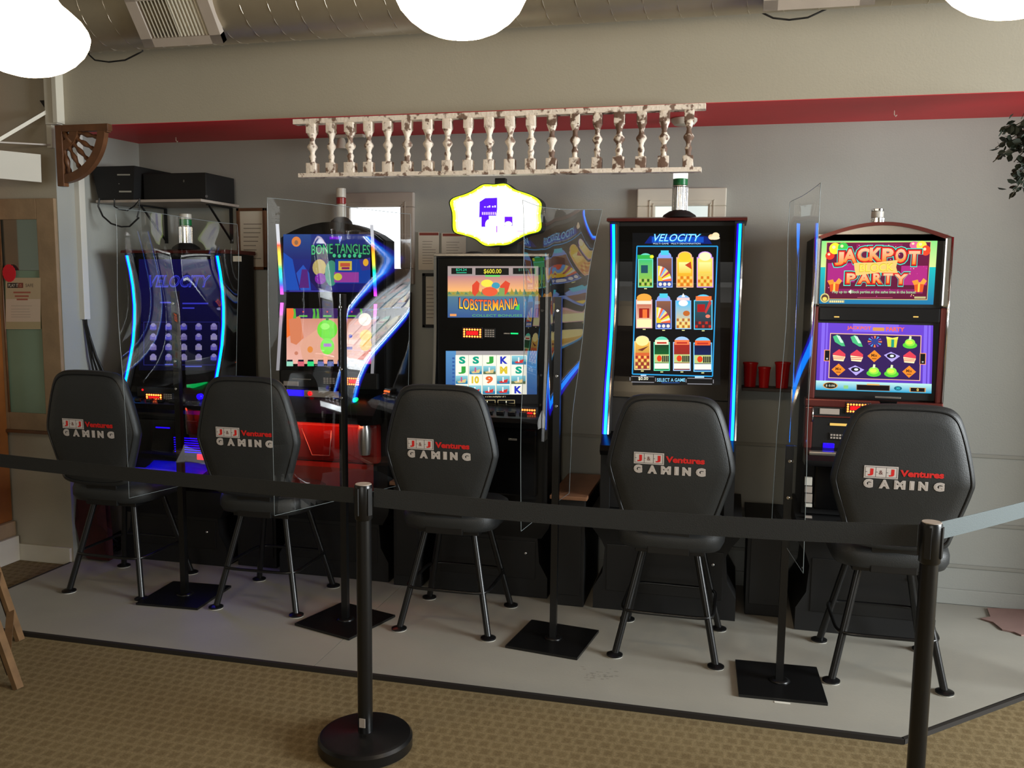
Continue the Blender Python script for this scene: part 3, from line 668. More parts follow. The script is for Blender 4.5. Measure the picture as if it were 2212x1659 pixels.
def pxbox(root, name, x0, y0, x1, y1, yy, d, mt, bev=.004, back=None, label=None):
    A, Bp = atY(x0, y0, yy), atY(x1, y1, yy)
    bm = B(); box(bm, (A.x, yy, Bp.z), (Bp.x, yy+(back or d), A.z), bev); return obj(name, bm, mt, root, label=label)

# ---------- curved blue-edged cabinets
CURVE = [(-.03, .0), (0, 0), (.10, .028), (.19, .046), (.30, .054), (.40, .048), (.52, .026), (.62, -.008), (.70, -.038), (.77, -.068), (.85, -.092), (.93, -.112), (1.08, -.14)]
def cur(t):
    for (a, ya), (b, yb) in zip(CURVE, CURVE[1:]):
        if t <= b: return ya+(yb-ya)*(t-a)/(b-a)
    return CURVE[-1][1]
def on_curve(y0, ztop, inset=.014):
    def f(a, b, l):
        y = y0
        for _ in range(6):
            p = atY(a, b, y); y = y0+cur(ztop-p.z)+inset-l
        return atY(a, b, y)
    return f
def curved_machine(no, y0, ztop, zbot, label, strip_len):
    x0, x1 = MX[no]; x0 += .012; x1 -= .012
    root = thing('slot_machine', label, 'slot machine', ((x0+x1)/2, y0+.15, zbot), group='gaming machines in a row along the back wall')
    ts = [i*.03 for i in range(int(strip_len/.03)+1)]
    back = 4.84
    def prof(ins, t0=0, t1=strip_len): 
        n = 34; return [(y0+cur(t0+(t1-t0)*i/n)+ins, ztop-(t0+(t1-t0)*i/n)) for i in range(n+1)]
    # side rails
    for s in (0, 1):
        a, b = (x0, x0+.045) if s == 0 else (x1-.045, x1)
        bm = B(); xprism(bm, prof(.0)+[(y0+cur(strip_len)+.02, zbot+.002), (back, zbot+.002), (back, ztop)], a, b); obj('side_rail', bm, 'matte', root)
    # central body
    bm = B(); xprism(bm, prof(.03)+[(y0+cur(strip_len)+.05, zbot+.002), (back-.002, zbot+.002), (back-.002, ztop-.001)], x0+.045, x1-.045); obj('cabinet', bm, 'matte', root)
    # screen glass surround
    bm = B(); pf = prof(.014, .02, .86); pk = [(y+.014, z) for y, z in pf[::-1]]; xprism(bm, pf+pk, x0+.047, x1-.047); obj('screen_bezel', bm, 'glossblack', root)
    # top cap
    bm = B(); xprism(bm, [(y0-.02, ztop+.002), (y0-.015, ztop+.016), (y0+.03, ztop+.024), (back, ztop+.024), (back, ztop+.002)], x0-.012, x1+.012); obj('top_cap', bm, 'mahog', root)
    # LED bars, each with a deep-blue edge and a chrome trim
    for s in (0, 1):
        xc = x0+.020 if s == 0 else x1-.020
        for nm, dx, w, mt, pr in (('light_bar', 0, .013, 'led_blue', .010), ('light_edge', -.011, .008, 'led_deep', .006), ('chrome_trim', .015, .008, 'chrome', .012)):
            pf = [(y0+cur(t), ztop-t) for t in [.012+(strip_len-.03)*i/36 for i in range(37)]]
            bm = B(); xprism(bm, [(y-pr, z) for y, z in pf]+[(y+.004, z) for y, z in pf[::-1]], xc+dx-w/2, xc+dx+w/2)
            obj(nm, bm, mt, root, smooth=30)
    # button deck and belly
    zd = ztop-strip_len
    yd = y0+cur(strip_len)
    bm = B(); xprism(bm, [(yd+.03, zd+.03), (yd-.10, zd-.02), (yd-.115, zd-.045), (yd-.09, zd-.07), (yd+.03, zd-.08)], x0+.01, x1-.01); dk = obj('button_deck', bm, 'glossblack', root)
    for k in range(7):
        bm = B(); xb = x0+.09+k*(x1-x0-.18)/6; box(bm, (xb-.018, yd-.075, zd-.012), (xb+.018, yd-.045, zd+.004), .003); o = obj('button', bm, 'smoke', None); o.parent = dk
    return root, x0, x1, zd, yd
ICONS = [[(1378, 547, 1411, 621, 'green'), (1419, 543, 1453, 621, 'wheel'), (1461, 543, 1498, 621, 'gold'), (1505, 543, 1541, 621, 'goldp')],
         [(1374, 635, 1409, 709, 'red'), (1416, 636, 1451, 711, 'wheel'), (1459, 637, 1493, 711, 'teal'), (1499, 636, 1539, 712, 'seven')],
         [(1370, 725, 1405, 799, 'amber'), (1412, 727, 1447, 801, 'bar1'), (1454, 727, 1492, 801, 'bar2'), (1498, 728, 1538, 803, 'bar3')]]
def icon(a, x0, y0, x1, y1, k):
    w, h = x1-x0, y1-y0
    edge = {'green': (.2, .8, .7), 'wheel': (.35, .5, .9), 'gold': (.95, .6, .4), 'goldp': (.7, .4, .9), 'red': (.9, .6, .6), 'teal': (.3, .6, .9), 'seven': (.1, .75, 1), 'amber': (.85, .75, .5), 'bar1': (.15, .8, .6), 'bar2': (.5, .7, .95), 'bar3': (.2, .7, 1)}[k]
    edge = tuple(v*.7+.3 for v in edge)
    a.rect(x0, y0+h*.16, x1, y1, edge); a.ell((x0+x1)/2, y0+h*.14, w*.42, h*.14, edge)
    i = 2
    def cells(c1, c2, yy0, yy1, n=4, m=3):
        for r in range(m):
            for q in range(n):
                a.rect(x0+i+(w-2*i)*(q+.12)/n, y0+h*(yy0+(yy1-yy0)*(r+.1)/m), x0+i+(w-2*i)*(q+.88)/n, y0+h*(yy0+(yy1-yy0)*(r+.85)/m), c1 if (r+q) % 2 else c2)
    body = {'green': ((.25, .75, .45), (.6, .75, .2)), 'wheel': ((.55, .35, .25), (.1, .15, .3)), 'gold': ((.98, .85, .2), (.9, .55, .15)), 'goldp': ((1, .9, .45), (.85, .7, .2)), 'red': ((.75, .3, .2), (.95, .85, .7)),
            'teal': ((.2, .75, .95), (.95, .75, .25)), 'seven': ((.1, .35, .4), (.2, .12, .15)), 'amber': ((.95, .75, .3), (.5, .15, .2)), 'bar1': ((.05, .2, .12), (.1, .5, .2)), 'bar2': ((.65, .15, .12), (.5, .2, .15)), 'bar3': ((.06, .05, .2), (.1, .2, .45))}[k]
    a.rect(x0+i, y0+h*.19, x1-i, y1-i, body[0], body[1], ny=2)
    if k == 'wheel':
        cx, cy = x0+i, y0+h*.82; rr = w*.86
        cols = [(1, .85, .2), (.9, .9, .8), (.95, .4, .25), (.5, .7, .95), (.95, .85, .5), (.75, .25, .3)]
        for q in range(9): a.ell(cx, cy, rr, rr*1.12, cols[q % 6], 3, a0=-90+q*10, a1=-80+q*10)
        a.ell(cx, cy, rr*.35, rr*.4, (1, .8, .15), 6, a0=-90, a1=0); a.rect(x0+i, y0+h*.83, x1-i, y1-i, (.2, .3, .6))
        for q in range(3): a.ell(x0+w*(.22+.28*q), y0+h*.91, w*.11, h*.05, (.95, .9, .85), 10)
        a.rect(x0+w*.25, y0-2, x1-w*.25, y0+h*.1, (.3, .8, .9))
    elif k in ('gold', 'goldp'):
        a.ell((x0+x1)/2, y0+h*.14, w*.36, h*.12, (1, .95, .75) if k == 'goldp' else (.95, .8, .2)); a.rect(x0+w*.15, y0+h*.3, x1-w*.15, y0+h*.6, (1, .95, .6), (1, .8, .3), ny=1); cells((.85, .45, .1), (1, .8, .4), .68, .97, 5, 3)
        if k == 'gold': a.poly([(x0+w*.5, y0+h*.38), (x0+w*.85, y0+h*.28), (x0+w*.9, y0+h*.5)], (.75, .25, .12))
    elif k == 'green':
        a.rect(x0-1, y0+h*.05, x1, y0+h*.17, (.2, .7, .3)); a.ell(x1-3, y0+h*.1, w*.13, h*.05, (.9, .9, .2)); a.rect(x0+w*.2, y0+h*.35, x0+w*.65, y0+h*.58, (.1, .3, .35)); cells((.2, .3, .1), (.75, .75, .4), .74, .96, 5, 2)
    elif k == 'red':
        a.ell((x0+x1)/2, y0+h*.12, w*.46, h*.13, (.95, .65, .25)); a.rect(x0+w*.05, y0+h*.2, x1-w*.05, y0+h*.3, (.95, .9, .8)); a.rect(x0+w*.18, y0+h*.42, x1-w*.18, y0+h*.7, (.6, .1, .08)); a.rect(x0+w*.4, y0+h*.45, x0+w*.68, y0+h*.7, (.95, .45, .2)); a.rect(x0+i, y0+h*.74, x1-i, y1-i, (.98, .95, .7))
    elif k == 'teal':
        a.poly([((x0+x1)/2, y0-4), (x0+w*.62, y0+h*.06), (x0+w*.38, y0+h*.06)], (1, 1, 1)); a.rect(x0+w*.1, y0+h*.08, x1-w*.1, y0+h*.16, (.95, .8, .8)); a.ell((x0+x1)/2, y0+h*.24, w*.3, h*.09, (.95, .95, .98)); a.ell(x0+w*.7, y0+h*.54, w*.22, h*.08, (.75, .4, .15)); cells((.95, .85, .5), (.7, .4, .15), .68, .98, 5, 3)
    elif k == 'seven':
        a.rect(x0+w*.1, y0+h*.05, x1-w*.05, y0+h*.18, (.95, .45, .2)); a.rect(x0+w*.18, y0+h*.28, x0+w*.6, y0+h*.5, (.65, .08, .1)); a.poly([(x0+w*.85, y0+h*.15), (x0+w*.95, y0+h*.25), (x0+w*.65, y0+h*.55), (x0+w*.58, y0+h*.5)], (.75, .2, .2)); a.ell(x0+w*.75, y0+h*.62, w*.13, h*.05, (.9, .5, .4)); cells((.75, .15, .1), (.35, .08, .1), .76, .96, 5, 2)
    elif k == 'amber':
        a.ell((x0+x1)/2, y0+h*.16, w*.4, h*.14, (1, .92, .6)); a.poly([(x0+w*.2, y0+h*.42), (x0+w*.9, y0+h*.3), (x0+w*.5, y0+h*.45)], (.45, .2, .15)); a.rect(x0+i, y0+h*.5, x1-i, y0+h*.72, (.85, .4, .2)); cells((1, .8, .4), (.6, .2, .15), .58, .97, 5, 4)
    else:
        c = {'bar1': (.95, .95, .8), 'bar2': (.95, .5, .3), 'bar3': (.95, .4, .2)}[k]
        a.rect(x0+w*.08, y0+h*.1, x1-w*.08, y0+h*.24, c); a.rect(x0+w*.2, y0+h*.16, x1-w*.2, y0+h*.21, (.75, .2, .15)); a.rect(x0+i, y0+h*.52, x1-i, y0+h*.76, (.75, .8, .5))
        a.ell(x0+w*.35, y0+h*.64, w*.15, h*.09, (.9, .25, .1))
        for q in range(4): a.rect(x0+w*(.52+.11*q), y0+h*.56, x0+w*(.6+.11*q), y0+h*.74, (.1, .1, .12))
        a.rect(x0+i, y0+h*.78, x1-i, y0+h*.94, (.95, .95, .9))
    a.rect((x0+x1)/2-3, y1+1.5, (x0+x1)/2+3, y1+3.5, (.9, .9, .6))
# tall one, second from the right
m4, x0, x1, zd, yd = curved_machine(4, 4.45, 1.965, .542, 'tall slot machine with straight blue light bars and a grid of twelve lit game icons', 1.06)
a = Art(on_curve(4.45, 1.965), .0006); a.sub = 7
a.rect(1366, 503, 1556, 832, (.035, .04, .045), nx=2, ny=30)
a.poly([(1392, 526), (1404, 510), (1480, 504), (1528, 511), (1538, 527)], (.03, .12, .45)); a.rect(1408, 512, 1520, 524, (.05, .3, .75))
a.text('VELOCITY', 1413, 505, 1515, 522, (.25, .75, 1), .02, .35); a.text('VELOCITY', 1414, 506.5, 1512, 520.5, (.75, .95, 1), -.012, .35)
a.text('MULTI GAME   MULTI DENOMINATION', 1411, 524.5, 1513, 528, (.8, .9, .95))
a.ell(1537, 512, 7, 6, (1, .8, .6)); a.ell(1546, 509, 8, 7, (1, .88, .7)); a.ell(1543, 514, 12, 4, (1, .9, .75))
for r in ICONS:
    for q in r: icon(a, *q)
for (xa, ya, xb, yb) in ((1375, 531, 1550, 533), ):
    pass
def line(a, p, q, w, c, n=10):
    dx, dy = q[0]-p[0], q[1]-p[1]; L = math.hypot(dx, dy); nx, ny = -dy/L*w/2, dx/L*w/2
    pts = []; 
    for i in range(n+1):
        t = i/n; x, y = p[0]+dx*t, p[1]+dy*t; pts += [(x+nx, y+ny), (x-nx, y-ny)]
    a.add(pts, [(2*i, 2*i+2, 2*i+3, 2*i+1) for i in range(n)], lin(c))
for p, q in (((1376, 532), (1550, 532)), ((1550, 532), (1539, 813)), ((1539, 813), (1366, 808)), ((1366, 808), (1376, 532))): line(a, p, q, 2.6, (.15, .6, .85), 20)
for (xa, xb, ya, yb, dy) in ((1361, 1416, 813, 825, .02), (1482, 1541, 817, 829, .02)):
    for p, q in (((xa+3, ya), (xb-3, ya+1)), ((xb, ya+3), (xb, yb-1)), ((xb-3, yb+1), (xa+3, yb)), ((xa, yb-3), (xa, ya+2))): line(a, p, q, 1.6, (.55, .55, .58), 3)
a.text('$0.00', 1379, 814, 1400, 822, (.95, .95, .85), .01); a.text('SELECT A GAME', 1419, 817, 1480, 824.5, (.55, .85, 1), .01); a.rect(1384, 809.5, 1396, 812, (.8, .9, 1)); a.rect(1501, 813, 1521, 816, (.75, .9, 1)); a.rect(1429, 826, 1468, 827.5, (.1, .3, .6))
a.build('screen', 'screen', m4)
tower(m4, (atY(1467, 465, 4.52)).x, 4.54, 1.990, [('lens', .115, 'chrome'), ('collar', .008, 'brushed'), ('lens', .032, 'green'), ('lens', .052, 'litwhite')], .036)
pxbox(m4, 'bill_acceptor', 1345, 955, 1400, 985, 4.34, .02, 'smoke'); keypad(m4, 1500, 960, 1530, 980, 4.34)

# leftmost one
m1, x0, x1, zd, yd = curved_machine(1, 4.487, 1.805, .462, 'leftmost slot machine, short, with bowed blue light bars and dim blue screen', .82)
a = Art(on_curve(4.487, 1.805), .0006); a.sub = 7
f1 = on_curve(4.487, 1.805)
a.rect(300, 560, 476, 800, (.05, .03, .30), (.03, .03, .13), nx=2, ny=30)
a.text('VELOCITY', 322, 594, 456, 621, (.22, .25, .85), .03, .3); a.text('VELOCITY', 325, 597, 452, 618, (.10, .08, .45), -.012, .3)
for (xa, xb, yy) in ((346, 380, 652), (394, 450, 654), (394, 420, 664)): a.rect(xa, yy, xb, yy+3, (.25, .25, .85))
for xx in (331, 364, 397, 429, 462):
    for r_, yy in enumerate((707, 729, 751, 773)):
        R = random.Random(xx*7+yy); c = [(.42, .38, .75), (.35, .33, .8), (.5, .45, .7), (.62, .58, .75)][R.randrange(4)]
        a.rect(xx-7, yy-5, xx+7, yy+5, c); a.ell(xx, yy-5, 5, 4, (.6, .56, .8)); a.rect(xx-5, yy+6, xx+5, yy+7, (.2, .2, .6))
a.frame(310, 695, 474, 789, 1.3, (.16, .16, .5), 12); a.rect(356, 786, 386, 789, (.35, .4, .85)); a.rect(400, 790, 436, 793, (.35, .4, .85)); a.ell(474, 667, 6, 3, (.5, .5, .7))
a.build('screen', 'screen_dim', m1)
yq = 4.36
dots_frame(m1, 315, 850, 350, 866, yq, nx=7, ny=3, mt='led_orange'); keypad(m1, 353, 850, 372, 866, yq)
pxbox(m1, 'button_panel', 296, 836, 380, 900, yq+.022, .03, 'black')
for xx, yy, mt in ((308, 842, 'led_red'), (332, 879, 'led_orange'), (345, 880, 'led_red'), (332, 888, 'led_orange'), (346, 889, 'led_red')):
    c = atY(xx, yy, yq+.02); bm = B(); lathe(bm, [(.006, 0), (.004, -.004)], c, 8, axis='y'); obj('indicator', bm, mt, m1)
c = atY(430, 857, yq); bm = B(); lathe(bm, [(.017, .02), (.017, 0), (.010, -.006)], c, 16, axis='y'); obj('button', bm, 'led_deep', m1)
pxbox(m1, 'belly_panel', 300, 905, 468, 990, 4.375, .05, 'glossblack')
pxbox(m1, 'light_slot', 336, 922, 366, 926, 4.370, .008, 'led_deep', .001)
for k in range(10): pxbox(m1, 'speaker_slot', 374+k*.4, 936+k*5, 438-k*.2, 938+k*5, 4.368, .008, 'led_deep' if 1 < k < 9 else 'smoke', .0)
pxbox(m1, 'emblem', 425, 981, 441, 994, 4.362, .008, 'led_red', .003)
pxbox(m1, 'card_slot', 402, 909, 424, 911, 4.368, .008, 'brushed', .001)
pa_, pb_ = atY(318, 998, 4.34), atY(450, 1026, 4.34)
bm = B(); xprism(bm, [(4.27, pb_.z), (4.27, pb_.z+.012), (4.36, pa_.z-.02), (4.40, pa_.z), (4.40, pb_.z)], pa_.x, pb_.x); obj('coin_tray', bm, mat('blue_lit_tray', (.05, .04, .35), .3), m1)
l = bpy.data.lights.new('tray_lamp', 'AREA'); l.shape = 'RECTANGLE'; l.size = .5; l.size_y = .03; l.energy = 1.6; l.color = (.06, .03, 1)
o = bpy.data.objects.new('tray_lamp', l); COL.objects.link(o); o.location = ((pa_.x+pb_.x)/2, 4.33, pa_.z+.07); o.rotation_euler = (math.radians(-12), 0, 0)
pxbox(m1, 'label', 503, 553, 521, 565, 4.47, .004, 'paper', 0)
tower(m1, atY(396, 545, 4.55).x, 4.58, 1.832, [('lens', .095, 'chrome'), ('collar', .006, 'brushed'), ('lens', .035, 'green'), ('lens', .032, 'dullwhite')], .034)

# ---------- second machine: black, arched top, rainbow tubes
Y2 = 4.42; X20, X21 = MX[2]
m2 = thing('slot_machine', 'black arched-top slot machine with rainbow light tubes and two colourful screens', 'slot machine', (-2.09, 4.6, .502), group='gaming machines in a row along the back wall')
c = [(X20, .51), (X21, .51), (X21, 1.86)]
zp = 1.97
for i in range(13):
    t = i/12; c.append((X21-(X21-X20)*t, 1.875+.10*math.sin(math.pi*t)**.8 if 0 < t < 1 else 1.875))
bm = B(); yprism(bm, c, Y2+.03, 4.57); box(bm, (X20, 4.569, .51), (X21, 4.84, 1.60), .004); obj('cabinet', bm, 'matte', m2)
# face frame around both screens
bm = B(); cc = [(x, z) for x, z in c if z > 1.0]
zz0 = .93
poly = [(X20+.004, zz0), (X21-.004, zz0)]+[(min(max(x, X20+.004), X21-.004), z-.004) for x, z in cc[1:]]
yprism(bm, poly, Y2+.004, Y2+.03); obj('bezel', bm, 'glossblack', m2)
a = Art(onY(Y2), .0003)
a.rect(612, 506, 800, 630, (.14, .20, .48), (.12, .10, .42), nx=1, ny=4)
a.rect(612, 506, 672, 560, (.16, .28, .52), (.14, .16, .42)); a.rect(672, 530, 800, 566, (.10, .16, .26)); a.ell(640, 522, 10, 11, (.85, .5, .25)); a.ell(640, 524, 4, 5, (.55, .4, .3))
a.poly([(690, 630), (664, 600), (672, 566), (690, 556), (712, 562), (712, 600), (700, 630)], (.12, .08, .30)); a.ell(690, 578, 15, 18, (.70, .62, .38)); a.ell(692, 602, 12, 12, (.48, .12, .6))
a.ell(716, 590, 14, 28, (.25, .55, .45)); a.rect(724, 560, 800, 612, (.10, .25, .62)); a.rect(731, 564, 760, 584, (.85, .75, .3)); a.rect(735, 568, 756, 576, (.8, .35, .25)); a.rect(738, 577, 755, 582, (.55, .15, .4))
a.rect(722, 588, 775, 610, (.62, .25, .62)); a.ell(730, 598, 9, 8, (.8, .8, .3)); a.poly([(775, 562), (800, 556), (800, 582), (782, 585)], (.25, .2, .55)); a.ell(790, 567, 6, 8, (.95, .7, .2)); a.rect(712, 511, 738, 517, (.5, .05, .85))
a.poly([(612, 630), (612, 545), (632, 560), (640, 600), (648, 630)], (.12, .30, .68)); a.poly([(650, 630), (640, 590), (655, 572), (668, 590), (672, 630)], (.16, .32, .70)); a.poly([(646, 622), (652, 582), (664, 582), (668, 622)], (.33, .14, .45))
a.text('BONE TANGLES', 672, 527, 800, 550, (.10, .25, .18), .03, 0, wav=3); a.text('BONE TANGLES', 673, 528, 799, 549, (.28, .72, .46), .005, 0, wav=3)
for k in range(6): a.ell(722+k*11, 552+(k % 2), 3.6, 4.2, (.3, .8, .55), 10)
a.rect(618, 627, 802, 631, (.10, .08, .4)); a.rect(625, 628, 700, 629.3, (.3, .3, .7)); a.build('upper_screen', 'screen', m2)
a = Art(onY(Y2), .0003)
a.rect(619, 666, 802, 786, (.80, .52, .42), (.95, .72, .66), ny=3); a.rect(619, 666, 802, 688, (.22, .12, .35)); a.poly([(619, 666), (634, 666), (640, 690), (634, 720), (619, 730)], (.95, .45, .2))
a.poly([(624, 690), (648, 682), (656, 730), (640, 745), (628, 740)], (.85, .5, .35)); a.poly([(656, 786), (646, 740), (700, 700), (740, 712), (760, 760), (740, 786)], (.90, .66, .56))
for xx in (636, 678, 686, 732, 780): a.poly([(xx-3, 667), (xx+2, 667), (xx+3, 676), (xx+4, 688), (xx-3, 688), (xx-1, 676)], (.35, .7, .25))
for xx in (655, 707, 760): a.rect(xx-9, 681, xx+9, 684.5, (.4, .75, .3)); a.rect(xx-1.5, 672, xx+1.5, 675, (.9, .3, .2))
a.ell(707, 712, 22, 22, (.45, .88, .25)); a.ell(707, 748, 15, 18, (.50, .92, .30)); a.ell(702, 705, 10, 7, (.62, .96, .42)); a.rect(699, 742, 716, 749, (.70, .5, .8)); a.rect(704, 686, 710, 692, (.2, .45, .15)); a.ell(740, 706, 7, 9, (.95, .92, .9)); a.ell(670, 755, 6, 7, (.9, .55, .25)); a.ell(757, 726, 4, 4, (.25, .15, .7)); a.rect(744, 749, 761, 755, (.25, .15, .6))
a.ell(788, 690, 14, 14, (.98, .92, .85)); a.ell(790, 725, 13, 13, (1, .8, .3)); a.ell(790, 745, 13, 14, (1, .72, .2)); a.poly([(760, 786), (802, 750), (802, 786)], (.85, .35, .2)); a.ell(640, 763, 4, 4, (.8, .5, .4))
for xx in (627, 651, 672, 694, 715, 737, 760, 783):
    cc_ = {627: (.6, .85, .75), 651: (.85, .4, .45), 672: (.2, .85, .5)}.get(xx, (.35, .4, .65)); a.rect(xx-8, 780, xx+6, 791, cc_); a.rect(xx-7, 777, xx+5, 781, (.08, .08, .15))
a.build('lower_screen', 'screen', m2)
RB = [((.62, .62, .64), 0), ((.62, .62, .64), .26), ((1, .25, .12), .30), ((1, .75, .15), .42), ((1, .8, .2), .52), ((.0, .8, .45), .62), ((.1, .8, 1), .72), ((.1, .3, 1), .86), ((.75, .2, 1), .94), ((1, .3, 1), 1)]
def tubebar(p, q, stops, name='light_tube'):
    P0, Q0 = atY(*p, Y2-.006), atY(*q, Y2-.006); n = 30; V = []; Fs = []; Cc = []
    def colr(t):
        for (ca, ta), (cb, tb) in zip(stops, stops[1:]):
            if t <= tb: 
                k = (t-ta)/max(tb-ta, 1e-6); A_, B_ = lin(ca), lin(cb); return tuple(A_[i]*(1-k)+B_[i]*k for i in range(4))
        return lin(stops[-1][0])
    for i in range(n+1):
        c_ = P0.lerp(Q0, i/n)
        for k in range(8):
            t = 2*math.pi*k/8; V.append((c_.x+.009*math.cos(t), c_.y+.009*math.sin(t), c_.z))
    for i in range(n):
        for k in range(8): Fs.append((i*8+k, i*8+(k+1) % 8, (i+1)*8+(k+1) % 8, (i+1)*8+k)); Cc += [colr(i/n), colr(i/n), colr((i+1)/n), colr((i+1)/n)]
    me = bpy.data.meshes.new(name); me.from_pydata(V, [], Fs); ca = me.color_attributes.new('ink', 'FLOAT_COLOR', 'CORNER'); ca.data.foreach_set('color', [v for c_ in Cc for v in c_])
    me.materials.append(M['signface']); link(name, me, m2)
tubebar((599, 484), (609, 636), RB); tubebar((803, 486), (811, 640), RB)
ST2 = [((1, .35, .95), 0), ((1, .35, .95), .1), ((.55, .42, .5), .2), ((.45, .44, .46), .4), ((.42, .41, .42), 1)]
tubebar((609, 654), (600, 800), ST2); tubebar((811, 657), (804, 808), ST2)
pxbox(m2, 'control_shelf', 606, 800, 815, 842, Y2-.02, .03, 'black')
pxbox(m2, 'card_slot', 630, 817, 671, 821, Y2-.024, .006, 'brushed', .001); pxbox(m2, 'label', 612, 823, 644, 834, Y2-.026, .006, 'greywhite', .002)
keypad(m2, 698, 815, 724, 830, Y2-.024); dots_frame(m2, 748, 815, 776, 833, Y2-.03, nx=6, ny=4)
pxbox(m2, 'service_display', 617, 842, 655, 856, Y2-.03, .02, 'led_deep', .003); pxbox(m2, 'button_strip', 656, 843, 738, 861, Y2-.03, .02, 'greywhite', .003)
bm = B(); cpt = atY(670, 850, Y2-.03); lathe(bm, [(.012, 0), (.012, -.006), (.006, -.010)], cpt, 14, axis='y'); obj('button', bm, 'led_red', m2)
bm = B(); cpt = atY(767, 864, Y2-.05); lathe(bm, [(.012, .02), (.012, -.006), (.006, -.010)], cpt, 14, axis='y'); obj('button', bm, 'led_green', m2)
zA, zB = atY(700, 860, 4.3).z, atY(700, 905, 4.3).z
bm = B(); xprism(bm, [(Y2+.01, zA+.02), (4.29, zB+.03), (4.27, zB+.01), (4.29, zB-.02), (Y2+.01, zB-.03)], X20+.015, X21-.015); dk = obj('button_deck', bm, 'glossblack', m2)
for k in range(8):
    bm = B(); xb = X20+.09+k*.06; box(bm, (xb-.02, 4.32, zB+.038), (xb+.02, 4.35, zB+.053), .003); o = obj('button', bm, 'smoke', None); o.parent = dk
zC = atY(700, 1000, 4.35).z
bm = B(); box(bm, (X20+.03, 4.38, zC), (X21-.03, Y2+.03, zB-.03), .02); obj('belly_door', bm, mat('red_translucent_door', (.45, .08, .06), .35), m2)
bm = B()
PA = [atY(x, y, 4.375) for x, y in ((652, 925), (674, 983), (712, 984), (716, 930))]; tube(bm, PA, .003, 6); obj('door_seam', bm, 'brushed', m2)
bm = B(); zD = atY(700, 1062, 4.3).z; xprism(bm, [(4.40, zC), (4.30, zC-.01), (4.25, zD+.03), (4.26, zD), (4.40, zD)], X20+.0, X21-.06); obj('coin_tray', bm, mat('red_brown_tray', (.42, .14, .10), .4), m2)
bm = B(); cpt = atY(787, 950, 4.36); lathe(bm, [(.006, -.085), (.03, -.08), (.036, -.04), (.036, .05), (.03, .08), (.006, .085)], cpt, 18); obj('chrome_post', bm, 'brushed', m2, smooth=40)
l = bpy.data.lights.new('belly_lamp', 'AREA'); l.shape = 'RECTANGLE'; l.size = .45; l.size_y = .03; l.energy = .8; l.color = (1, .07, .03)
o = bpy.data.objects.new('belly_lamp', l); COL.objects.link(o); o.location = ((X20+X21)/2, 4.33, zB-.035); o.rotation_euler = (math.radians(18), 0, 0)
tower(m2, atY(739, 465, 4.52).x, 4.51, 1.968, [('lens', .07, 'dullwhite'), ('lens', .035, 'redtin'), ('lens', .05, 'dullwhite')], .026)

# ---------- middle machine: silver-edged, two screens, sign on top
Y3 = 4.42; X30, X31 = MX[3]
m3 = thing('slot_machine', 'middle slot machine with thin silver frame, sunset seaside screen and numbered reels', 'slot machine', (-1.2, 4.6, .502), group='gaming machines in a row along the back wall')
bm = B(); box(bm, (X30, Y3+.03, .505), (X31, 4.84, 1.80), .01); obj('cabinet', bm, 'matte', m3)
bm = B(); box(bm, (X30+.02, Y3+.003, .86), (X31-.02, Y3+.031, 1.785), .003); obj('bezel', bm, 'glossblack', m3)
EP = [(1.805, 0), (1.60, .0), (1.42, .004), (1.25, -.006), (1.05, -.028), (.86, -.05)]
for s in (0, 1):
    xa = X30+.004 if s == 0 else X31-.018; bm = B()
    xprism(bm, [(Y3-.012+d, z) for z, d in EP]+[(Y3+.034, z) for z, d in EP[::-1]], xa, xa+.014); obj('silver_trim', bm, 'chrome', m3, smooth=40)
bm = B(); box(bm, (X30+.004, Y3-.014, 1.792), (X31-.004, Y3+.05, 1.808), .003); obj('silver_trim', bm, 'brushed', m3)
a = Art(onY(Y3), .0003)
a.rect(967, 575, 1163, 598, (.62, .56, .55)); a.rect(967, 596, 1163, 632, (.72, .50, .52), (.98, .72, .42), ny=2); a.rect(967, 630, 1163, 650, (.62, .62, .30), (.36, .50, .42), ny=2); a.rect(967, 640, 1163, 686, (.32, .47, .55), (.22, .34, .55), ny=2)
for (xa, xb, c_) in ((975, 1020, (.15, .85, .65)), (1027, 1099, (.85, .85, .25)), (1108, 1156, (.3, .55, .45))): a.rect(xa, 579, xb, 592 if xa != 1027 else 594, (.06, .07, .06))
a.text('$600.00', 1045, 581, 1083, 592, (.92, .88, .25), .01); a.text('$24.24', 985, 580, 1008, 586, (.15, .85, .65)); a.rect(986, 588, 1008, 590, (.15, .65, .5)); a.rect(1048, 594, 1080, 598, (.4, .8, .4)); a.text('$11.06', 1120, 580, 1142, 586, (.25, .5, .4))
R = random.Random(4)
for k in range(22):
    xx = 972+k*9; hh = R.uniform(4, 15); a.poly([(xx-5, 636), (xx-2, 636-hh), (xx, 636-hh*.7), (xx+4, 636)], (.62, .55, .22) if k % 2 else (.35, .5, .38))
a.ell(1052, 612, 13, 8, (.98, .88, .3)); a.ell(1071, 617, 9, 7, (.25, .6, .7)); a.poly([(1020, 634), (1020, 616), (1030, 606), (1036, 612), (1034, 630), (1026, 640)], (.85, .28, .18)); a.poly([(1082, 640), (1080, 618), (1092, 606), (1102, 612), (1096, 632), (1088, 640)], (.85, .28, .18)); a.ell(1058, 630, 17, 10, (.90, .36, .22)); a.rect(1078, 622, 1090, 640, (.50, .62, .35))
a.text('LOBSTERMANIA', 990, 644, 1122, 670, (.10, .18, .32), .045, 0, wav=-5); a.text('LOBSTERMANIA', 992, 645, 1120, 669, (.95, .25, .18), .012, 0, wav=-5, c2=(1, .85, .2))
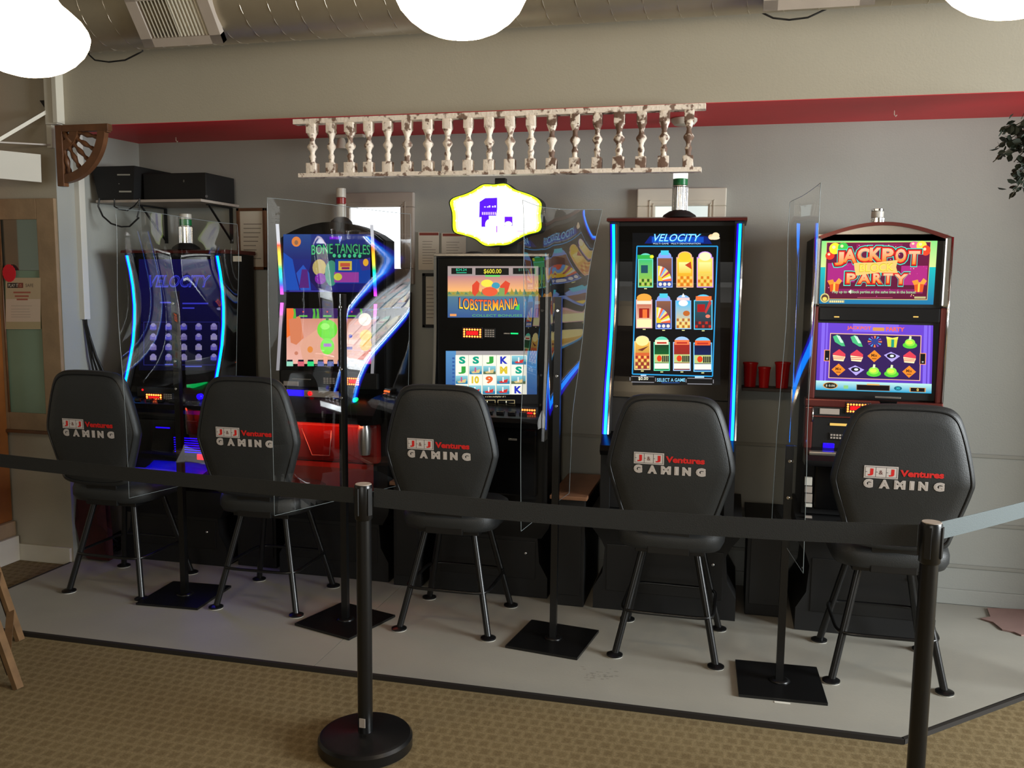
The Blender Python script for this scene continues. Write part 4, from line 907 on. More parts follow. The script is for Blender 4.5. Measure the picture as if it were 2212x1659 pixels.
a.poly([(1112, 668), (1122, 655), (1122, 670)], (.2, .8, .3)); a.text('COLLECT BONUSES', 1020, 679, 1128, 684, (.35, .7, .35)); a.rect(972, 678, 986, 683, (.9, .6, .35)); a.build('upper_screen', 'screen', m3)
dots_frame(m3, 1000, 709, 1040, 730, Y3-.008, nx=7, ny=4); keypad(m3, 1047, 711, 1068, 729, Y3-.006)
pxbox(m3, 'indicator', 1103, 719, 1119, 722, Y3-.004, .004, 'led_green', .001); pxbox(m3, 'slot', 1088, 719, 1101, 722, Y3-.004, .004, 'brushed', .001)
a = Art(onY(Y3), .0003)
a.rect(963, 758, 1160, 852, (.34, .56, .76), (.20, .34, .56), ny=3); a.rect(985, 758, 1139, 768, (.62, .6, .6)); a.rect(984, 767, 1138, 852, (.96, .95, .88))
cols = [(.05, .62, .5), (.2, .62, .25), (.15, .25, .72), (.85, .75, .2), (.7, .45, .45)]
sym = ['S5NKB', 'JLT65', 'LM9BT', 'BBCBK']
xs = [984, 1013, 1043, 1073, 1104, 1138]; ys = [767, 789, 810, 831, 853]
for r_ in range(4):
    for q in range(5):
        xa, xb, ya, yb = xs[q]-r_*.6, xs[q+1]-r_*.6, ys[r_], ys[r_+1]; s_ = sym[r_][q]; mx_, my_ = (xa+xb)/2, (ya+yb)/2
        if s_ in 'S5': a.text('S', mx_-7, my_-8, mx_+7, my_+8, (.05, .62, .5), .05)
        elif s_ in 'JN6K9M':
            ch = {'J': 'J', 'N': 'J', '6': 'M', 'K': 'K', '9': '9', 'M': '10'}[s_]; cc_ = {'J': (.2, .62, .25), 'N': (.2, .62, .25), '6': (.85, .75, .2), 'K': (.15, .2, .72), '9': (.88, .4, .2), 'M': (.85, .75, .2)}[s_]
            a.text(ch, mx_-8, my_-8, mx_+8, my_+8, cc_, .05)
        else:
            a.rect(xa+1.5, ya+1.5, xb-1.5, yb-1.5, (.55, .8, .85), (.25, .5, .55)); a.rect(xa+1.5, my_+3, xb-1.5, yb-1.5, (.35, .42, .3) if s_ == 'T' else (.2, .5, .65)); a.poly([(mx_-10, my_+4), (mx_+10, my_-2), (mx_+8, my_+6), (mx_-6, my_+7)], (.8, .2, .2) if s_ in 'BC' else (.85, .75, .5)); a.rect(mx_-2, my_-6, mx_+1, my_+4, (.75, .3, .5) if s_ == 'L' else (.9, .9, .9))
for q in range(1, 5): a.rect(xs[q]-1.2, 767, xs[q]-.2, 852, (.7, .72, .66))
for k in range(10): a.rect(977, 772+k*8, 982, 776+k*8, (.2, .35, .6)); 
a.rect(963, 852, 1160, 872, (.04, .04, .04)); a.text('x a bet multiplier of 1', 1048, 855, 1092, 859, (.85, .8, .65)); 
for xa, xb in ((1035, 1070), (1075, 1112)): a.frame(xa, 864, xb, 872, 1, (.75, .68, .5)); a.rect((xa+xb)/2-1, 866, (xa+xb)/2+1, 870, (.9, .9, .8))
a.build('lower_screen', 'screen', m3)
zA = atY(1060, 900, 4.3).z
bm = B(); xprism(bm, [(Y3+.01, zA+.06), (4.28, zA), (4.26, zA-.02), (4.28, zA-.05), (Y3+.01, zA-.06)], X30+.02, X31-.02); dk = obj('button_deck', bm, 'glossblack', m3)
for k in range(8):
    bm = B(); xb = X30+.09+k*.06; box(bm, (xb-.02, 4.31, zA+.01), (xb+.02, 4.34, zA+.028), .003); o = obj('button', bm, 'smoke', None); o.parent = dk
dots_frame(m3, 1126, 882, 1157, 903, 4.33, nx=6, ny=3); pxbox(m3, 'red_display', 1128, 912, 1156, 926, 4.34, .02, mat('dim_red_display', (.25, .03, .04), .3, emit=(.6, .05, .05), es=.6), .002)
pxbox(m3, 'card_slot', 1098, 947, 1116, 952, 4.385, .01, 'brushed', .001)
bm = B(); box(bm, (X30+.05, 4.39, .56), (X31-.05, Y3+.03, zA-.07), .01); obj('belly_door', bm, 'glossblack', m3)
bm = B(); lathe(bm, [(.05, 0), (.048, .02), (.02, .03)], (-1.13, 4.6, 1.801), 20); box(bm, (-1.17, 4.50, 1.80), (-1.07, 4.60, 1.86), .006); obj('topper_mount', bm, 'matte', m3, smooth=35)
bm = B(); xa = atY(1022, 545, 4.5).x; lathe(bm, [(.05, 0), (.045, .014), (.02, .02)], (xa, 4.52, 1.801), 20); obj('speaker_dome', bm, 'matte', m3, smooth=35)

# lit scalloped sign
YS = 4.38
sg = thing('scalloped_sign', 'brightly lit scalloped marquee sign with yellow edge and purple centre above middle machine', 'sign', (-1.14, 4.42, 1.86))
zo = [(370, 170), (368, 250), (382, 370), (450, 405), (530, 438), (600, 474), (670, 482), (742, 474), (820, 438), (900, 405), (975, 370), (987, 280), (985, 190), (905, 130), (800, 88), (742, 60), (670, 56), (600, 60), (540, 88), (455, 125)]
zo = [(860+x/3.19, 380+y/3.19) for x, y in zo]
def smooth(p, n=4):
    r = []; N = len(p)
    for i in range(N):
        p0, p1, p2, p3 = p[i-1], p[i], p[(i+1) % N], p[(i+2) % N]
        for k in range(n):
            t = k/n; r.append(tuple(.5*(2*p1[j]+(p2[j]-p0[j])*t+(2*p0[j]-5*p1[j]+4*p2[j]-p3[j])*t*t+(3*p1[j]-p0[j]-3*p2[j]+p3[j])*t**3) for j in (0, 1)))
    return r
so = smooth(zo); cxs, cys = 1078, 464
so = [(cxs+(x-cxs)*q, cys+(y-cys)*q) for (x, y), q in ((p, 1+.022*math.cos(i*math.pi/4*.8)) for i, p in enumerate(so))]
def sc(k): return [(cxs+(x-cxs)*k, cys+(y-cys)*(k if k > 1 else k)) for x, y in so]
def P3(L, y): return [(atY(x, yy, YS).x, atY(x, yy, YS).z) for x, yy in L]
bm = B(); yprism(bm, P3(sc(1.03), 0), YS+.004, YS+.075); obj('housing', bm, 'matte', sg, smooth=30)
a = Art(onY(YS), .0005)
a.poly(sc(1.0), (.80, 1, .12)); a.poly(sc(.935), (1, 1, .62)); a.poly(sc(.885), (1, 1, .98))
a.poly([(1036, 436), (1048, 428), (1074, 427), (1074, 452), (1072, 466), (1050, 466), (1035, 470)], (.25, .02, .75)); a.rect(1040, 466, 1056, 490, (.25, .0, .8)); a.rect(1090, 468, 1107, 488, (.3, .0, .85)); a.ell(1098, 484, 8, 6, (1, 1, 1)); a.ell(1056, 486, 8, 12, (1, 1, 1))
for x_ in (1046, 1052, 1056, 1063, 1068): a.rect(x_, 444+(x_ % 3), x_+3, 448, (.95, .85, 1))
for x_ in range(1041, 1070, 4): a.rect(x_, 458, x_+2.4, 464, (.7, .6, .95))
for x_ in (1040, 1062, 1085, 1105): a.rect(x_, 415, x_+12, 419, (.75, .97, .95))
a.rect(1100, 418, 1120, 424, (.7, .95, .95)); a.rect(1072, 488, 1074, 502, (.5, .1, .8)); a.rect(1117, 498, 1130, 501, (.75, .6, .9))
for (xx, yy) in sc(.925)[::3]: a.ell(xx, yy, 2.2, 2.2, (1, 1, .8), 8)
a.build('sign_face', 'signface', sg)
bm = B(); pA = atY(1078, 398, YS+.03); pB = atY(1078, 530, YS+.03); box(bm, (pB.x-.03, YS+.01, 1.855), (pB.x+.03, YS+.07, pB.z+.03), .004); box(bm, (pA.x-.02, YS+.02, pA.z-.02), (pA.x+.035, YS+.06, pA.z+.03), .004); obj('post', bm, 'matte', sg)
bm = B(); box(bm, (pB.x-.05, YS+.0, 1.8605), (pB.x+.05, YS+.16, 1.872), .002); obj('foot', bm, 'matte', sg)

# ---------- rightmost machine
Y5 = 4.40; X50, X51 = MX[5]
m5 = thing('slot_machine', 'rightmost slot machine with arched silver and mahogany top and purple reels screen', 'slot machine', (.67, 4.6, .562), group='gaming machines in a row along the back wall')
zs = 1.885; zpk = 1.955
arc = [(X51-(X51-X50)*i/16, zs+(zpk-zs)*math.sin(math.pi*i/16)) for i in range(17)]
bm = B(); yprism(bm, [(X50, .565), (X51, .565)]+arc, Y5+.03, 4.84); obj('cabinet', bm, 'matte', m5)
inn = [(x*.97+.67*.03, z-.016) for x, z in arc]
bm = B(); yprism(bm, arc+inn[::-1], Y5-.012, Y5+.10); obj('arch_trim', bm, 'mahog', m5)
zscr = atY(1900, 508, Y5).z
bm = B(); yprism(bm, [(X50+.018, zscr+.004), (X51-.018, zscr+.004)]+inn, Y5-.002, Y5+.03); obj('arch_panel', bm, 'brushed', m5)
pxL = [(1760, 508), (1754, 860)]; 
zm, zl = atY(1900, 662, Y5).z, atY(1900, 862, Y5).z
for s in (0, 1):
    xa, xb = (X50, X50+.032) if s == 0 else (X51-.032, X51)
    bm = B(); box(bm, (xa, Y5-.014, zm), (xb, Y5+.04, zs+.002), .008); obj('upper_side_trim', bm, 'chrome', m5)
    bm = B(); box(bm, (xa, Y5-.014, zl-.01), (xb, Y5+.04, zm-.002), .008); obj('lower_side_trim', bm, 'mahog', m5)
    bm = B(); xx = xa+.002 if s == 0 else xb-.002; tube(bm, [(xx, Y5-.012, zl-.01), (xx, Y5-.012, zs)], .006, 8); obj('edge_strip', bm, 'chrome', m5)
bm = B(); box(bm, (X50+.032, Y5+.006, zl), (X51-.032, Y5+.032, zscr+.004)); obj('bezel', bm, 'black', m5)
zmm = atY(1900, 695, Y5).z
bm = B(); box(bm, (X50+.032, Y5-.012, zmm), (X51-.032, Y5+.008, zm-.004), .006); obj('centre_panel', bm, 'smoke', m5)
for x_ in (1807, 1978): pxbox(m5, 'downlight', x_-5, 683, x_+6, 686, Y5-.015, .004, 'led_yellow', .001)
a = Art(onY(Y5), .0003)
Q = [(1776, 510), (2026, 508), (2016, 658), (1770, 656)]
def bil(Q, u, v):
    x = (Q[0][0]*(1-u)+Q[1][0]*u)*(1-v)+(Q[3][0]*(1-u)+Q[2][0]*u)*v; y = (Q[0][1]*(1-u)+Q[1][1]*u)*(1-v)+(Q[3][1]*(1-u)+Q[2][1]*u)*v; return x, y
a.f = lambda u, v, l: atY(*bil(Q, u, v), Y5-l)
a.rect(0, 0, 1, .5, (.45, .90, .50), (.88, .93, .60), ny=2); a.rect(0, .46, 1, 1, (.10, .75, .75), (.12, .45, .65), ny=2); a.rect(.04, .09, .945, .935, (.85, .75, .45)); a.rect(.045, .1, .94, .925, (.42, .07, .25), (.38, .06, .2))
a.rect(.06, .4, .3, .68, (.68, .14, .50)); a.rect(.70, .44, .93, .72, (.70, .16, .5)); a.rect(.3, .12, .7, .22, (.55, .1, .33)); a.rect(.1, .78, .9, .84, (.55, .12, .38))
R = random.Random(3)
for k in range(46): a.rect(*(lambda x, y: (x, y, x+.008, y+.013))(R.uniform(.06, .92), R.uniform(.11, .88)), [(1, .5, .75), (1, .85, .5), (.8, .25, .6)][k % 3])
for (x_, y_, rx, ry, c_) in ((.075, .29, .04, .06, (.92, .22, .14)), (.115, .185, .05, .085, (.98, .92, .2)), (.185, .17, .045, .075, (.25, .8, .3)), (.80, .14, .04, .055, (.9, .4, .6)), (.865, .15, .045, .07, (.98, .9, .3)), (.905, .22, .04, .075, (.95, .28, .15))): a.ell(x_, y_, rx, ry, c_); a.ell(x_-.01, y_-.02, rx*.3, ry*.3, (1, .9, .7))
for xa in (.06, .80):
    a.poly([(xa+.02, .70), (xa+.11, .68), (xa+.10, .82), (xa+.03, .82)], (.9, .35, .12)); a.rect(xa+.055, .68, xa+.072, .82, (1, .8, .3)); a.poly([(xa, .66), (xa+.05, .64), (xa+.065, .70), (xa+.02, .72)], (1, .6, .2)); a.poly([(xa+.065, .70), (xa+.10, .62), (xa+.13, .66), (xa+.11, .71)], (1, .65, .25))
W1 = 'JACKPOT'; pos = [(.115, .20), (.185, .31), (.31, .42), (.415, .53), (.525, .63), (.64, .74), (.755, .86)]
for pas, (off, c1, c2, lay) in enumerate(((.14, (.35, .88, .78), (.35, .88, .78), 0), (.105, (.30, .04, .08), (.25, .03, .08), 0), (.075, (.88, .16, .14), (.85, .12, .1), 0), (.015, (1, .78, .62), (1, .55, .12), 0))):
    for (ch, (xa, xb)), dy in zip(zip(W1, pos), (.04, .0, -.015, -.02, -.01, 0, .03)):
        g = {0: .022, 1: .014, 2: .008, 3: -.004}[pas]; a.text(ch, xa-g, .19+dy-g*1.6, xb+g, .395+dy+g*1.6, c1, off*.5+.035, 0, c2=c2)
    for (ch, (xa, xb)), dy in zip(zip('PARTY', ((.225, .31), (.325, .44), (.455, .54), (.545, .635), (.64, .765))), (0, 0, 0, 0, .01)):
        g = {0: .022, 1: .014, 2: .008, 3: -.004}[pas]; a.text(ch, xa-g, .545+dy-g*1.6, xb+g, .70+dy+g*1.6, c1, off*.5+.035, 0, c2=c2)
a.poly([(.285, .395), (.30, .395), (.48, .39), (.66, .355), (.665, .37), (.655, .46), (.672, .545), (.50, .54), (.31, .585), (.295, .50)], (.95, .80, .45)); a.text('BLOCK', .335, .415, .635, .535, (.85, .70, .2), .03, skew=-.06); a.text('BLOCK', .34, .425, .63, .525, (.98, .90, .35), .005, skew=-.06)
a.text('Play up to 4 Block parties at the same time in the bonus!', .11, .80, .84, .855, (.62, .85, .62), .012); a.text('4', .255, .79, .275, .85, (1, 1, .9), .03)
a.rect(.33, .90, .64, .91, (.7, .3, .4)); a.rect(.83, .885, .93, .915, (.75, .72, .5)); a.ell(.045, .915, .04, .07, (.85, .8, .5)); a.ell(.045, .915, .03, .052, (.35, .25, .2)); a.ell(.045, .93, .02, .03, (.98, .85, .4))
a.rect(.08, .945, .22, .985, (.55, .6, .55)); a.text('WIN BIG', .09, .952, .215, .98, (1, .9, .6), .01) if False else [a.rect(.09+k*.018, .952, .102+k*.018, .98, (1, .9, .6)) for k in range(7)]
a.build('upper_screen', 'screen', m5)
Q2 = [(1768, 697), (2016, 703), (2012, 850), (1762, 842)]
a = Art(onY(Y5), .0003); a.f = lambda u, v, l: atY(*bil(Q2, u, v), Y5-.0-l)
a.rect(0, 0, 1, .86, (.42, .26, .82), (.36, .22, .72), ny=2)
for x_, w_ in ((.03, .03), (.07, .015), (.92, .03), (.96, .02), (.3, .4)): a.rect(x_, 0 if w_ < .1 else 0, x_+w_, .86 if w_ < .1 else .12, (.52, .40, .92))
a.text('JACKPOT', .25, .04, .46, .10, (.98, .42, .25), .03); a.rect(.475, .05, .575, .10, (.85, .6, .3)); a.text('PARTY', .59, .04, .75, .10, (.98, .42, .25), .03)
a.rect(.105, .15, .90, .82, (.98, .75, .62)); a.rect(.112, .162, .893, .81, (.20, .10, .34)); a.rect(.06, .40, .11, .57, (.95, .6, .4)); a.rect(.067, .41, .107, .56, (.05, .04, .05)); a.rect(.89, .41, .945, .58, (.95, .6, .4)); a.rect(.895, .42, .938, .57, (.05, .04, .05)); a.rect(.08, .52, .095, .545, (.7, .7, .7)); a.rect(.91, .53, .925, .55, (.7, .7, .7))
def cell(k, cx, cy):
    if k == 'bot': a.poly([(cx-.06, cy-.06), (cx-.02, cy-.09), (cx+.03, cy), (cx+.05, cy+.08), (cx+.02, cy+.08), (cx-.04, cy+.02)], (.3, .75, .5)); a.poly([(cx-.03, cy-.08), (cx, cy-.07), (cx+.035, cy+.03), (cx+.01, cy+.03)], (.8, .98, .85))
    elif k == 'cake':
        a.poly([(cx-.055, cy-.02), (cx, cy-.09), (cx+.055, cy-.02), (cx+.055, cy+.04), (cx-.05, cy+.01)], (.88, .25, .32)); a.poly([(cx-.055, cy), (cx+.055, cy+.02), (cx+.04, cy+.09), (cx-.045, cy+.08)], (.98, .92, .72))
        for q in (.025, .05): a.rect(cx-.05, cy+q, cx+.045, cy+q+.01, (.85, .35, .3))
    elif k == 'dia': a.poly([(cx, cy-.09), (cx+.06, cy), (cx, cy+.09), (cx-.06, cy)], (.95, .55, .15)); a.text('Mix', cx-.026, cy-.035, cx+.026, cy+.01, (.35, .18, .05), .02); a.rect(cx-.02, cy+.03, cx+.02, cy+.045, (.6, .32, .1))
    elif k == 'rec': a.poly([(cx-.07, cy-.02), (cx-.01, cy-.07), (cx+.07, cy-.01), (cx, cy+.08)], (.72, .66, .95)); a.ell(cx-.005, cy-.01, .04, .035, (.1, .08, .12)); a.ell(cx, cy-.01, .018, .018, (.9, .95, .95))
    elif k == 'jel': a.ell(cx, cy+.04, .063, .05, (.35, .82, .22)); a.ell(cx, cy, .045, .055, (.60, .92, .28)); a.ell(cx-.005, cy+.0, .03, .03, (.85, .95, .3)); a.poly([(cx-.012, cy-.04), (cx-.006, cy-.095), (cx+.012, cy-.09), (cx+.01, cy-.04)], (.9, .95, .75))
    elif k == 'gift': a.poly([(cx-.05, cy-.05), (cx+.045, cy-.05), (cx+.035, cy+.08), (cx-.04, cy+.07)], (.85, .85, .25)); a.rect(cx-.01, cy-.05, cx+.015, cy+.075, (.1, .6, .5)); a.poly([(cx-.055, cy-.08), (cx, cy-.06), (cx+.05, cy-.08), (cx+.045, cy-.04), (cx-.05, cy-.04)], (.95, .95, .35))
    else:
        for q in range(12): t = math.radians(q*30); a.poly([(cx+.015*math.cos(t), cy+.02*math.sin(t)), (cx+.062*math.cos(t-.15), cy+.085*math.sin(t-.15)), (cx+.062*math.cos(t+.15), cy+.085*math.sin(t+.15))], [(.95, .5, .3), (.3, .6, .9), (.5, .3, .7)][q % 3])
        a.ell(cx, cy, .03, .045, (.2, .25, .55))
G = [['bot', 'bot', 'burst', 'gift', 'jel'], ['cake', 'cake', 'dia', 'rec', 'cake'], ['dia', 'rec', 'jel', 'jel', 'dia']]
for r_ in range(3):
    for q in range(5): cell(G[r_][q], .19+q*.153, .26+r_*.215+.0*q)
a.rect(0, .86, 1, 1, (.75, .93, .90), (.10, .62, .80), ny=2)
a.ell(.125, .93, .065, .05, (.85, .6, .3)); a.ell(.125, .93, .055, .042, (.12, .12, .08)); a.text('$ 0.00', .085, .915, .165, .95, (.9, .9, .8)); a.rect(.35, .90, .64, .985, (.55, .45, .35)); a.rect(.355, .907, .635, .98, (.06, .02, .02)); a.ell(.71, .94, .035, .032, (.1, .4, .5)); a.text('30', .695, .925, .725, .955, (.3, .9, .9)); a.rect(.81, .92, .95, .985, (.8, .6, .35)); a.rect(.82, .926, .94, .98, (.07, .04, .03)); a.text('0', .872, .933, .89, .972, (1, .85, .4), .02); a.rect(.24, .92, .28, .97, (.55, .8, .5)); a.rect(.44, .885, .55, .905, (.9, .7, .4))
a.build('lower_screen', 'screen', m5)
# control area under the screens
zq = atY(1800, 985, 4.38).z
bm = B(); box(bm, (X50-.01, Y5-.02, zl-.045), (X51+.004, Y5+.05, zl-.008), .006); obj('mahogany_rail', bm, 'mahog', m5)
bm = B(); box(bm, (X50+.028, Y5-.014, zq), (X51-.03, Y5+.04, zl-.046), .004); obj('control_panel', bm, 'black', m5)
for s in (0, 1):
    xa, xb = (X50-.008, X50+.028) if s == 0 else (X51-.03, X51+.004)
    bm = B(); box(bm, (xa, Y5-.026, zq+.03), (xb, Y5+.04, zl-.046), .006); obj('side_post', bm, 'mahog', m5)
    bm = B(); xx = xb-.002 if s == 0 else xa+.002; tube(bm, [(xx, Y5-.026, zq+.16), (xx, Y5-.026, zl-.05)], .004, 8); obj('chrome_bead', bm, 'chrome', m5)
yy5 = Y5-.018
pxbox(m5, 'ticket_slot', 1772, 872, 1812, 878, yy5, .01, mat('pale_blue_lamp', (.3, .3, .6), .3, emit=(.75, .75, 1), es=1.2), .001); pxbox(m5, 'label', 1771, 882, 1813, 896, yy5, .006, 'greywhite', .001)
dots_frame(m5, 1829, 871, 1878, 893, yy5-.004, nx=8, ny=4); zz_ = atY(1800, 899, yy5).z
bm = B(); box(bm, (X50+.028, yy5-.006, zz_-.006), (X51-.03, yy5+.006, zz_), .002); obj('divider_strip', bm, 'mahog', m5)
pxbox(m5, 'player_slot', 1900, 866, 1938, 882, yy5-.002, .012, 'glossblack', .003); pxbox(m5, 'slot_surround', 1890, 856, 1946, 862, yy5-.006, .014, 'brushed', .002)
pxbox(m5, 'lamp_strip', 1793, 914, 1834, 921, yy5, .008, 'led_yellow', .001)
keypad(m5, 1793, 936, 1830, 950, yy5, 6, 2); pxbox(m5, 'blue_display', 1778, 957, 1802, 970, yy5, .008, 'led_deep', .003)
zr = atY(1800, 985, 4.30).z
bm = B(); xprism(bm, [(Y5+.01, zr+.03), (4.29, zr), (4.265, zr-.02), (4.29, zr-.05), (Y5+.01, zr-.05)], X50-.005, X51+.005); obj('button_deck', bm, 'smoke', m5)
bm = B(); box(bm, (X50+.01, 4.29, zr+.0), (X50+.17, 4.33, zr+.018), .006); obj('deck_trim', bm, 'brushed', m5)
bm = B(); box(bm, (X50+.05, 4.37, .60), (X51-.05, Y5+.03, zr-.06), .01); obj('belly_door', bm, 'glossblack', m5)
for k, (ya, yb, mt) in enumerate(((1031, 1049, 'pvc'), (1051, 1065, 'greywhite'), (1067, 1086, 'greywhite'), (1088, 1096, 'pvc'), (1115, 1120, 'greywhite'))): pxbox(m5, 'sticker', 1739, ya, 1754, yb, 4.35, .02, mt, .001)
tower(m5, atY(1897, 472, 4.55).x, 4.58, 1.955, [('lens', .028, 'chrome'), ('lens', .03, 'dullwhite'), ('collar', .012, 'chrome')], .028, base=False)
pxbox(m4, 'status_lamp', 1722, 1066, 1731, 1083, 4.36, .01, 'led_red', .002) if False else None

# ================================================================== CLEAR DIVIDERS
def divider(cx, cy, rot_plate, p_near, p_far, ztop, zbot, label, amp, seed, zpole, curl=0):
    root = thing('clear_divider', label, 'divider', (cx, cy, PZ))
    ca, sa = math.cos(rot_plate), math.sin(rot_plate)
    hw = .17
    bm = B(); zprism(bm, [(cx+ca*x-sa*y, cy+sa*x+ca*y) for x, y in ((-hw, -hw), (hw, -hw), (hw, hw), (-hw, hw))], PZ+.001, PZ+.012); obj('base_plate', bm, 'darksteel', root)
    bm = B(); lathe(bm, [(.045, 0), (.035, .006), (.03, .008)], (cx, cy, PZ+.012), 20); beam(bm, (cx, cy, PZ+.012), (cx, cy, zpole), .03, .03, upv=(0, 1, 0)); obj('pole', bm, 'darksteel', root)
    A = Vector((p_near[0], p_near[1], 0)); Bq = Vector((p_far[0], p_far[1], 0)); d = (Bq-A); nrm = Vector((d.y, -d.x, 0)).normalized()
    off = nrm*.024 if nrm.x > 0 else -nrm*.024
    bm = B(); NU, NV = 34, 56; G_ = []
    rnd = random.Random(seed); ph = rnd.uniform(0, 6)
    for j in range(NV+1):
        v = j/NV; row = []
        for i in range(NU+1):
            u = i/NU; s_ = u*2-1; hgt = max(0, v-.28)
            w = amp*(abs(s_)**1.5)*(s_ if s_ > 0 else -.55)*(.3+1.5*hgt)+amp*.35*math.sin(5.5*v+ph+2.2*u)*(abs(s_)**.8)*(.4+v)+amp*.16*math.sin(13*v+ph*2)*s_*s_*v
            zt = ztop-(.06*(1-abs(s_))*0)+amp*.5*math.sin(3*u+ph)
            w += curl*max(0, u-.35)**1.3*max(0, v-.25)**1.5*2.2*(1 if nrm.x > 0 else -1)
            p = A+d*u+off+nrm*w; row.append(bm.verts.new((p.x, p.y, zbot+(zt-zbot)*v)))
        G_.append(row)
    for j in range(NV):
        for i in range(NU):
            f = bm.faces.new((G_[j][i], G_[j][i+1], G_[j+1][i+1], G_[j+1][i])); f.smooth = True
    edge = [v.co.copy() for v in G_[0]]+[r[-1].co.copy() for r in G_[1:]]+[v.co.copy() for v in G_[-1][::-1][1:]]+[r[0].co.copy() for r in G_[::-1][1:-1]]
    sh_ = obj('acrylic_sheet', bm, 'acrylic', root)
    bm = B(); tube(bm, edge, .0012, 4, closed=True); o = obj('polished_edge', bm, 'acrylic_edge', None); o.parent = sh_; o.matrix_parent_inverse = Matrix.Identity(4)
    for z in (zpole-.06, zpole-.35, (zbot+zpole)/2):
        bm = B(); mid = A.lerp(Bq, ((Vector((cx, cy, 0))-A).dot(d))/d.length_squared)+off
        lathe(bm, [(.008, -.001), (.006, -.006)], (cx, cy-.016, z), 10, axis='y'); obj('screw', bm, 'chrome', root)
    return root
def npf(px, y): p = atY(px, 700, y); return (p.x, p.y)
divider(-2.70, 3.94, math.radians(3), npf(257, 3.60), npf(497, 4.26), 1.965, .62, 'clear acrylic divider on a black pole right of the leftmost stool', .030, 3, 1.60)
divider(-1.752, 3.84, math.radians(-17), npf(577, 3.47), npf(873, 4.24), 2.0, .63, 'clear acrylic divider on a black pole behind the left stanchion', .014, 8, 1.60)
divider(-.735, 3.88, math.radians(-8), npf(1123, 3.52), npf(1222, 4.24), 2.0, .63, 'clear acrylic divider with curled far edge right of the middle stool', .035, 5, 1.60, .13)
divider(.258, 3.69, math.radians(2), npf(1748, 3.36), npf(1672, 4.04), 2.02, .60, 'clear acrylic divider left of the rightmost machine', .022, 12, 1.02)

# ================================================================== STOOLS
st = thing('gaming_stool', '', 'stool', (0, 0, 0), group='black vinyl gaming stools facing the machines')
def outline(k=1.0, dz=0.0):
    P = [(0, 1.205), (.13, 1.200), (.185, 1.175), (.215, 1.12), (.245, 1.02), (.268, .91), (.262, .86), (.235, .77), (.205, .68), (.18, .63), (.10, .612), (0, .608)]
    pts = P+[(-x, z) for x, z in P[-2:0:-1]]
    n = 5; r = []; N = len(pts)
    for i in range(N):
        p0, p1, p2, p3 = pts[i-1], pts[i], pts[(i+1) % N], pts[(i+2) % N]
        for q in range(n):
            t = q/n; r.append(tuple(.5*(2*p1[j]+(p2[j]-p0[j])*t+(2*p0[j]-5*p1[j]+4*p2[j]-p3[j])*t*t+(3*p1[j]-p0[j]-3*p2[j]+p3[j])*t**3) for j in (0, 1)))
    return [(x*k, .905+(z-.905)*k) for x, z in r]
# local frame: origin at the centre of the footprint, backrest towards -y (the viewer)
bm = B(); rings = []
def by(z): return -.235-.05*(z-.62)       # the backrest leans back a little
for k, dy in ((.0, -.042), (.45, -.041), (.75, -.037), (.90, -.030), (.925, -.024), (.94, -.029), (.985, -.020), (1.0, -.002), (.985, .018), (.9, .034), (.6, .046), (.0, .05)):
    if k == 0: rings.append([bm.verts.new((0, by(.905)+dy, .905))])
    else: rings.append([bm.verts.new((x, by(z)+dy, z)) for x, z in outline(k)])
for A_, B_ in zip(rings, rings[1:]):
    n_ = max(len(A_), len(B_))
    for i in range(n_):
        if len(A_) == 1: bm.faces.new((A_[0], B_[i], B_[(i+1) % n_]))
        elif len(B_) == 1: bm.faces.new((A_[i], A_[(i+1) % n_], B_[0]))
        else: bm.faces.new((A_[i], A_[(i+1) % n_], B_[(i+1) % n_], B_[i]))
back_o = lpart('backrest', bm, 'vinyl', st, smooth=60)
bm = B(); tube(bm, [(x, by(z)-.026, z) for x, z in outline(.93)], .0035, 6, closed=True); o = lpart('piping', bm, 'piping', back_o, smooth=60)
# printed emblem on the backrest
a = Art(lambda x, z, l: (x, by(z)-.0432-l+.0022*min(1, (x/.16)**2), z), .00035)
WH, RD, BK = (.80, .77, .75), (.82, .10, .08), (.12, .12, .12)
lx0, lx1, lz1, lz0 = -.148, -.022, .958, .908
a.rect(lx0, lz0, lx1, lz1, WH, nx=4); a.rect(lx0+.004, lz0+.004, lx1-.004, lz1-.004, (.35, .33, .32), nx=4)
for k in range(3):
    xa = lx0+.0055+k*.0387; a.rect(xa, lz0+.006, xa+.0365, lz1-.006, WH)
    a.rect(xa, (lz0+lz1)/2-.001, xa+.006, (lz0+lz1)/2+.001, BK)
def ltext(t, x0_, zt_, x1_, zb_, c, off=0.0): a.text(t, x0_, zt_, x1_, zb_, c, off)
for k, ch in enumerate('J&J'):
    xa = lx0+.0055+k*.0387
    if ch == '&': ltext('&', xa+.011, lz1-.017, xa+.026, lz0+.016, (.45, .3, .28), .02)
    else: ltext('J', xa+.008, lz1-.011, xa+.029, lz0+.010, RD, .05)
ltext('Ventures', -.015, .947, .145, .920, RD, .045)
for k, ch in enumerate('GAMING'):
    xs_ = [-.148, -.090, -.034, .022, .054, .110][k]; w_ = [.036, .040, .042, .018, .036, .040][k]
    ltext(ch, xs_, .904, xs_+w_, .868, WH, .085); ltext(ch, xs_+.004, .900, xs_+w_-.004, .872, (.28, .28, .28), .0)
    ltext(ch, xs_+.0045, .8995, xs_+w_-.0045, .8725, WH, -.008)
me_ = a.build('emblem', 'print'); me_.parent = back_o
bm = B(); box(bm, (-.09, -.215, .50), (.09, -.195, .72), .004); lpart('back_bracket', bm, 'black', st)
bm = B(); sp_ = []
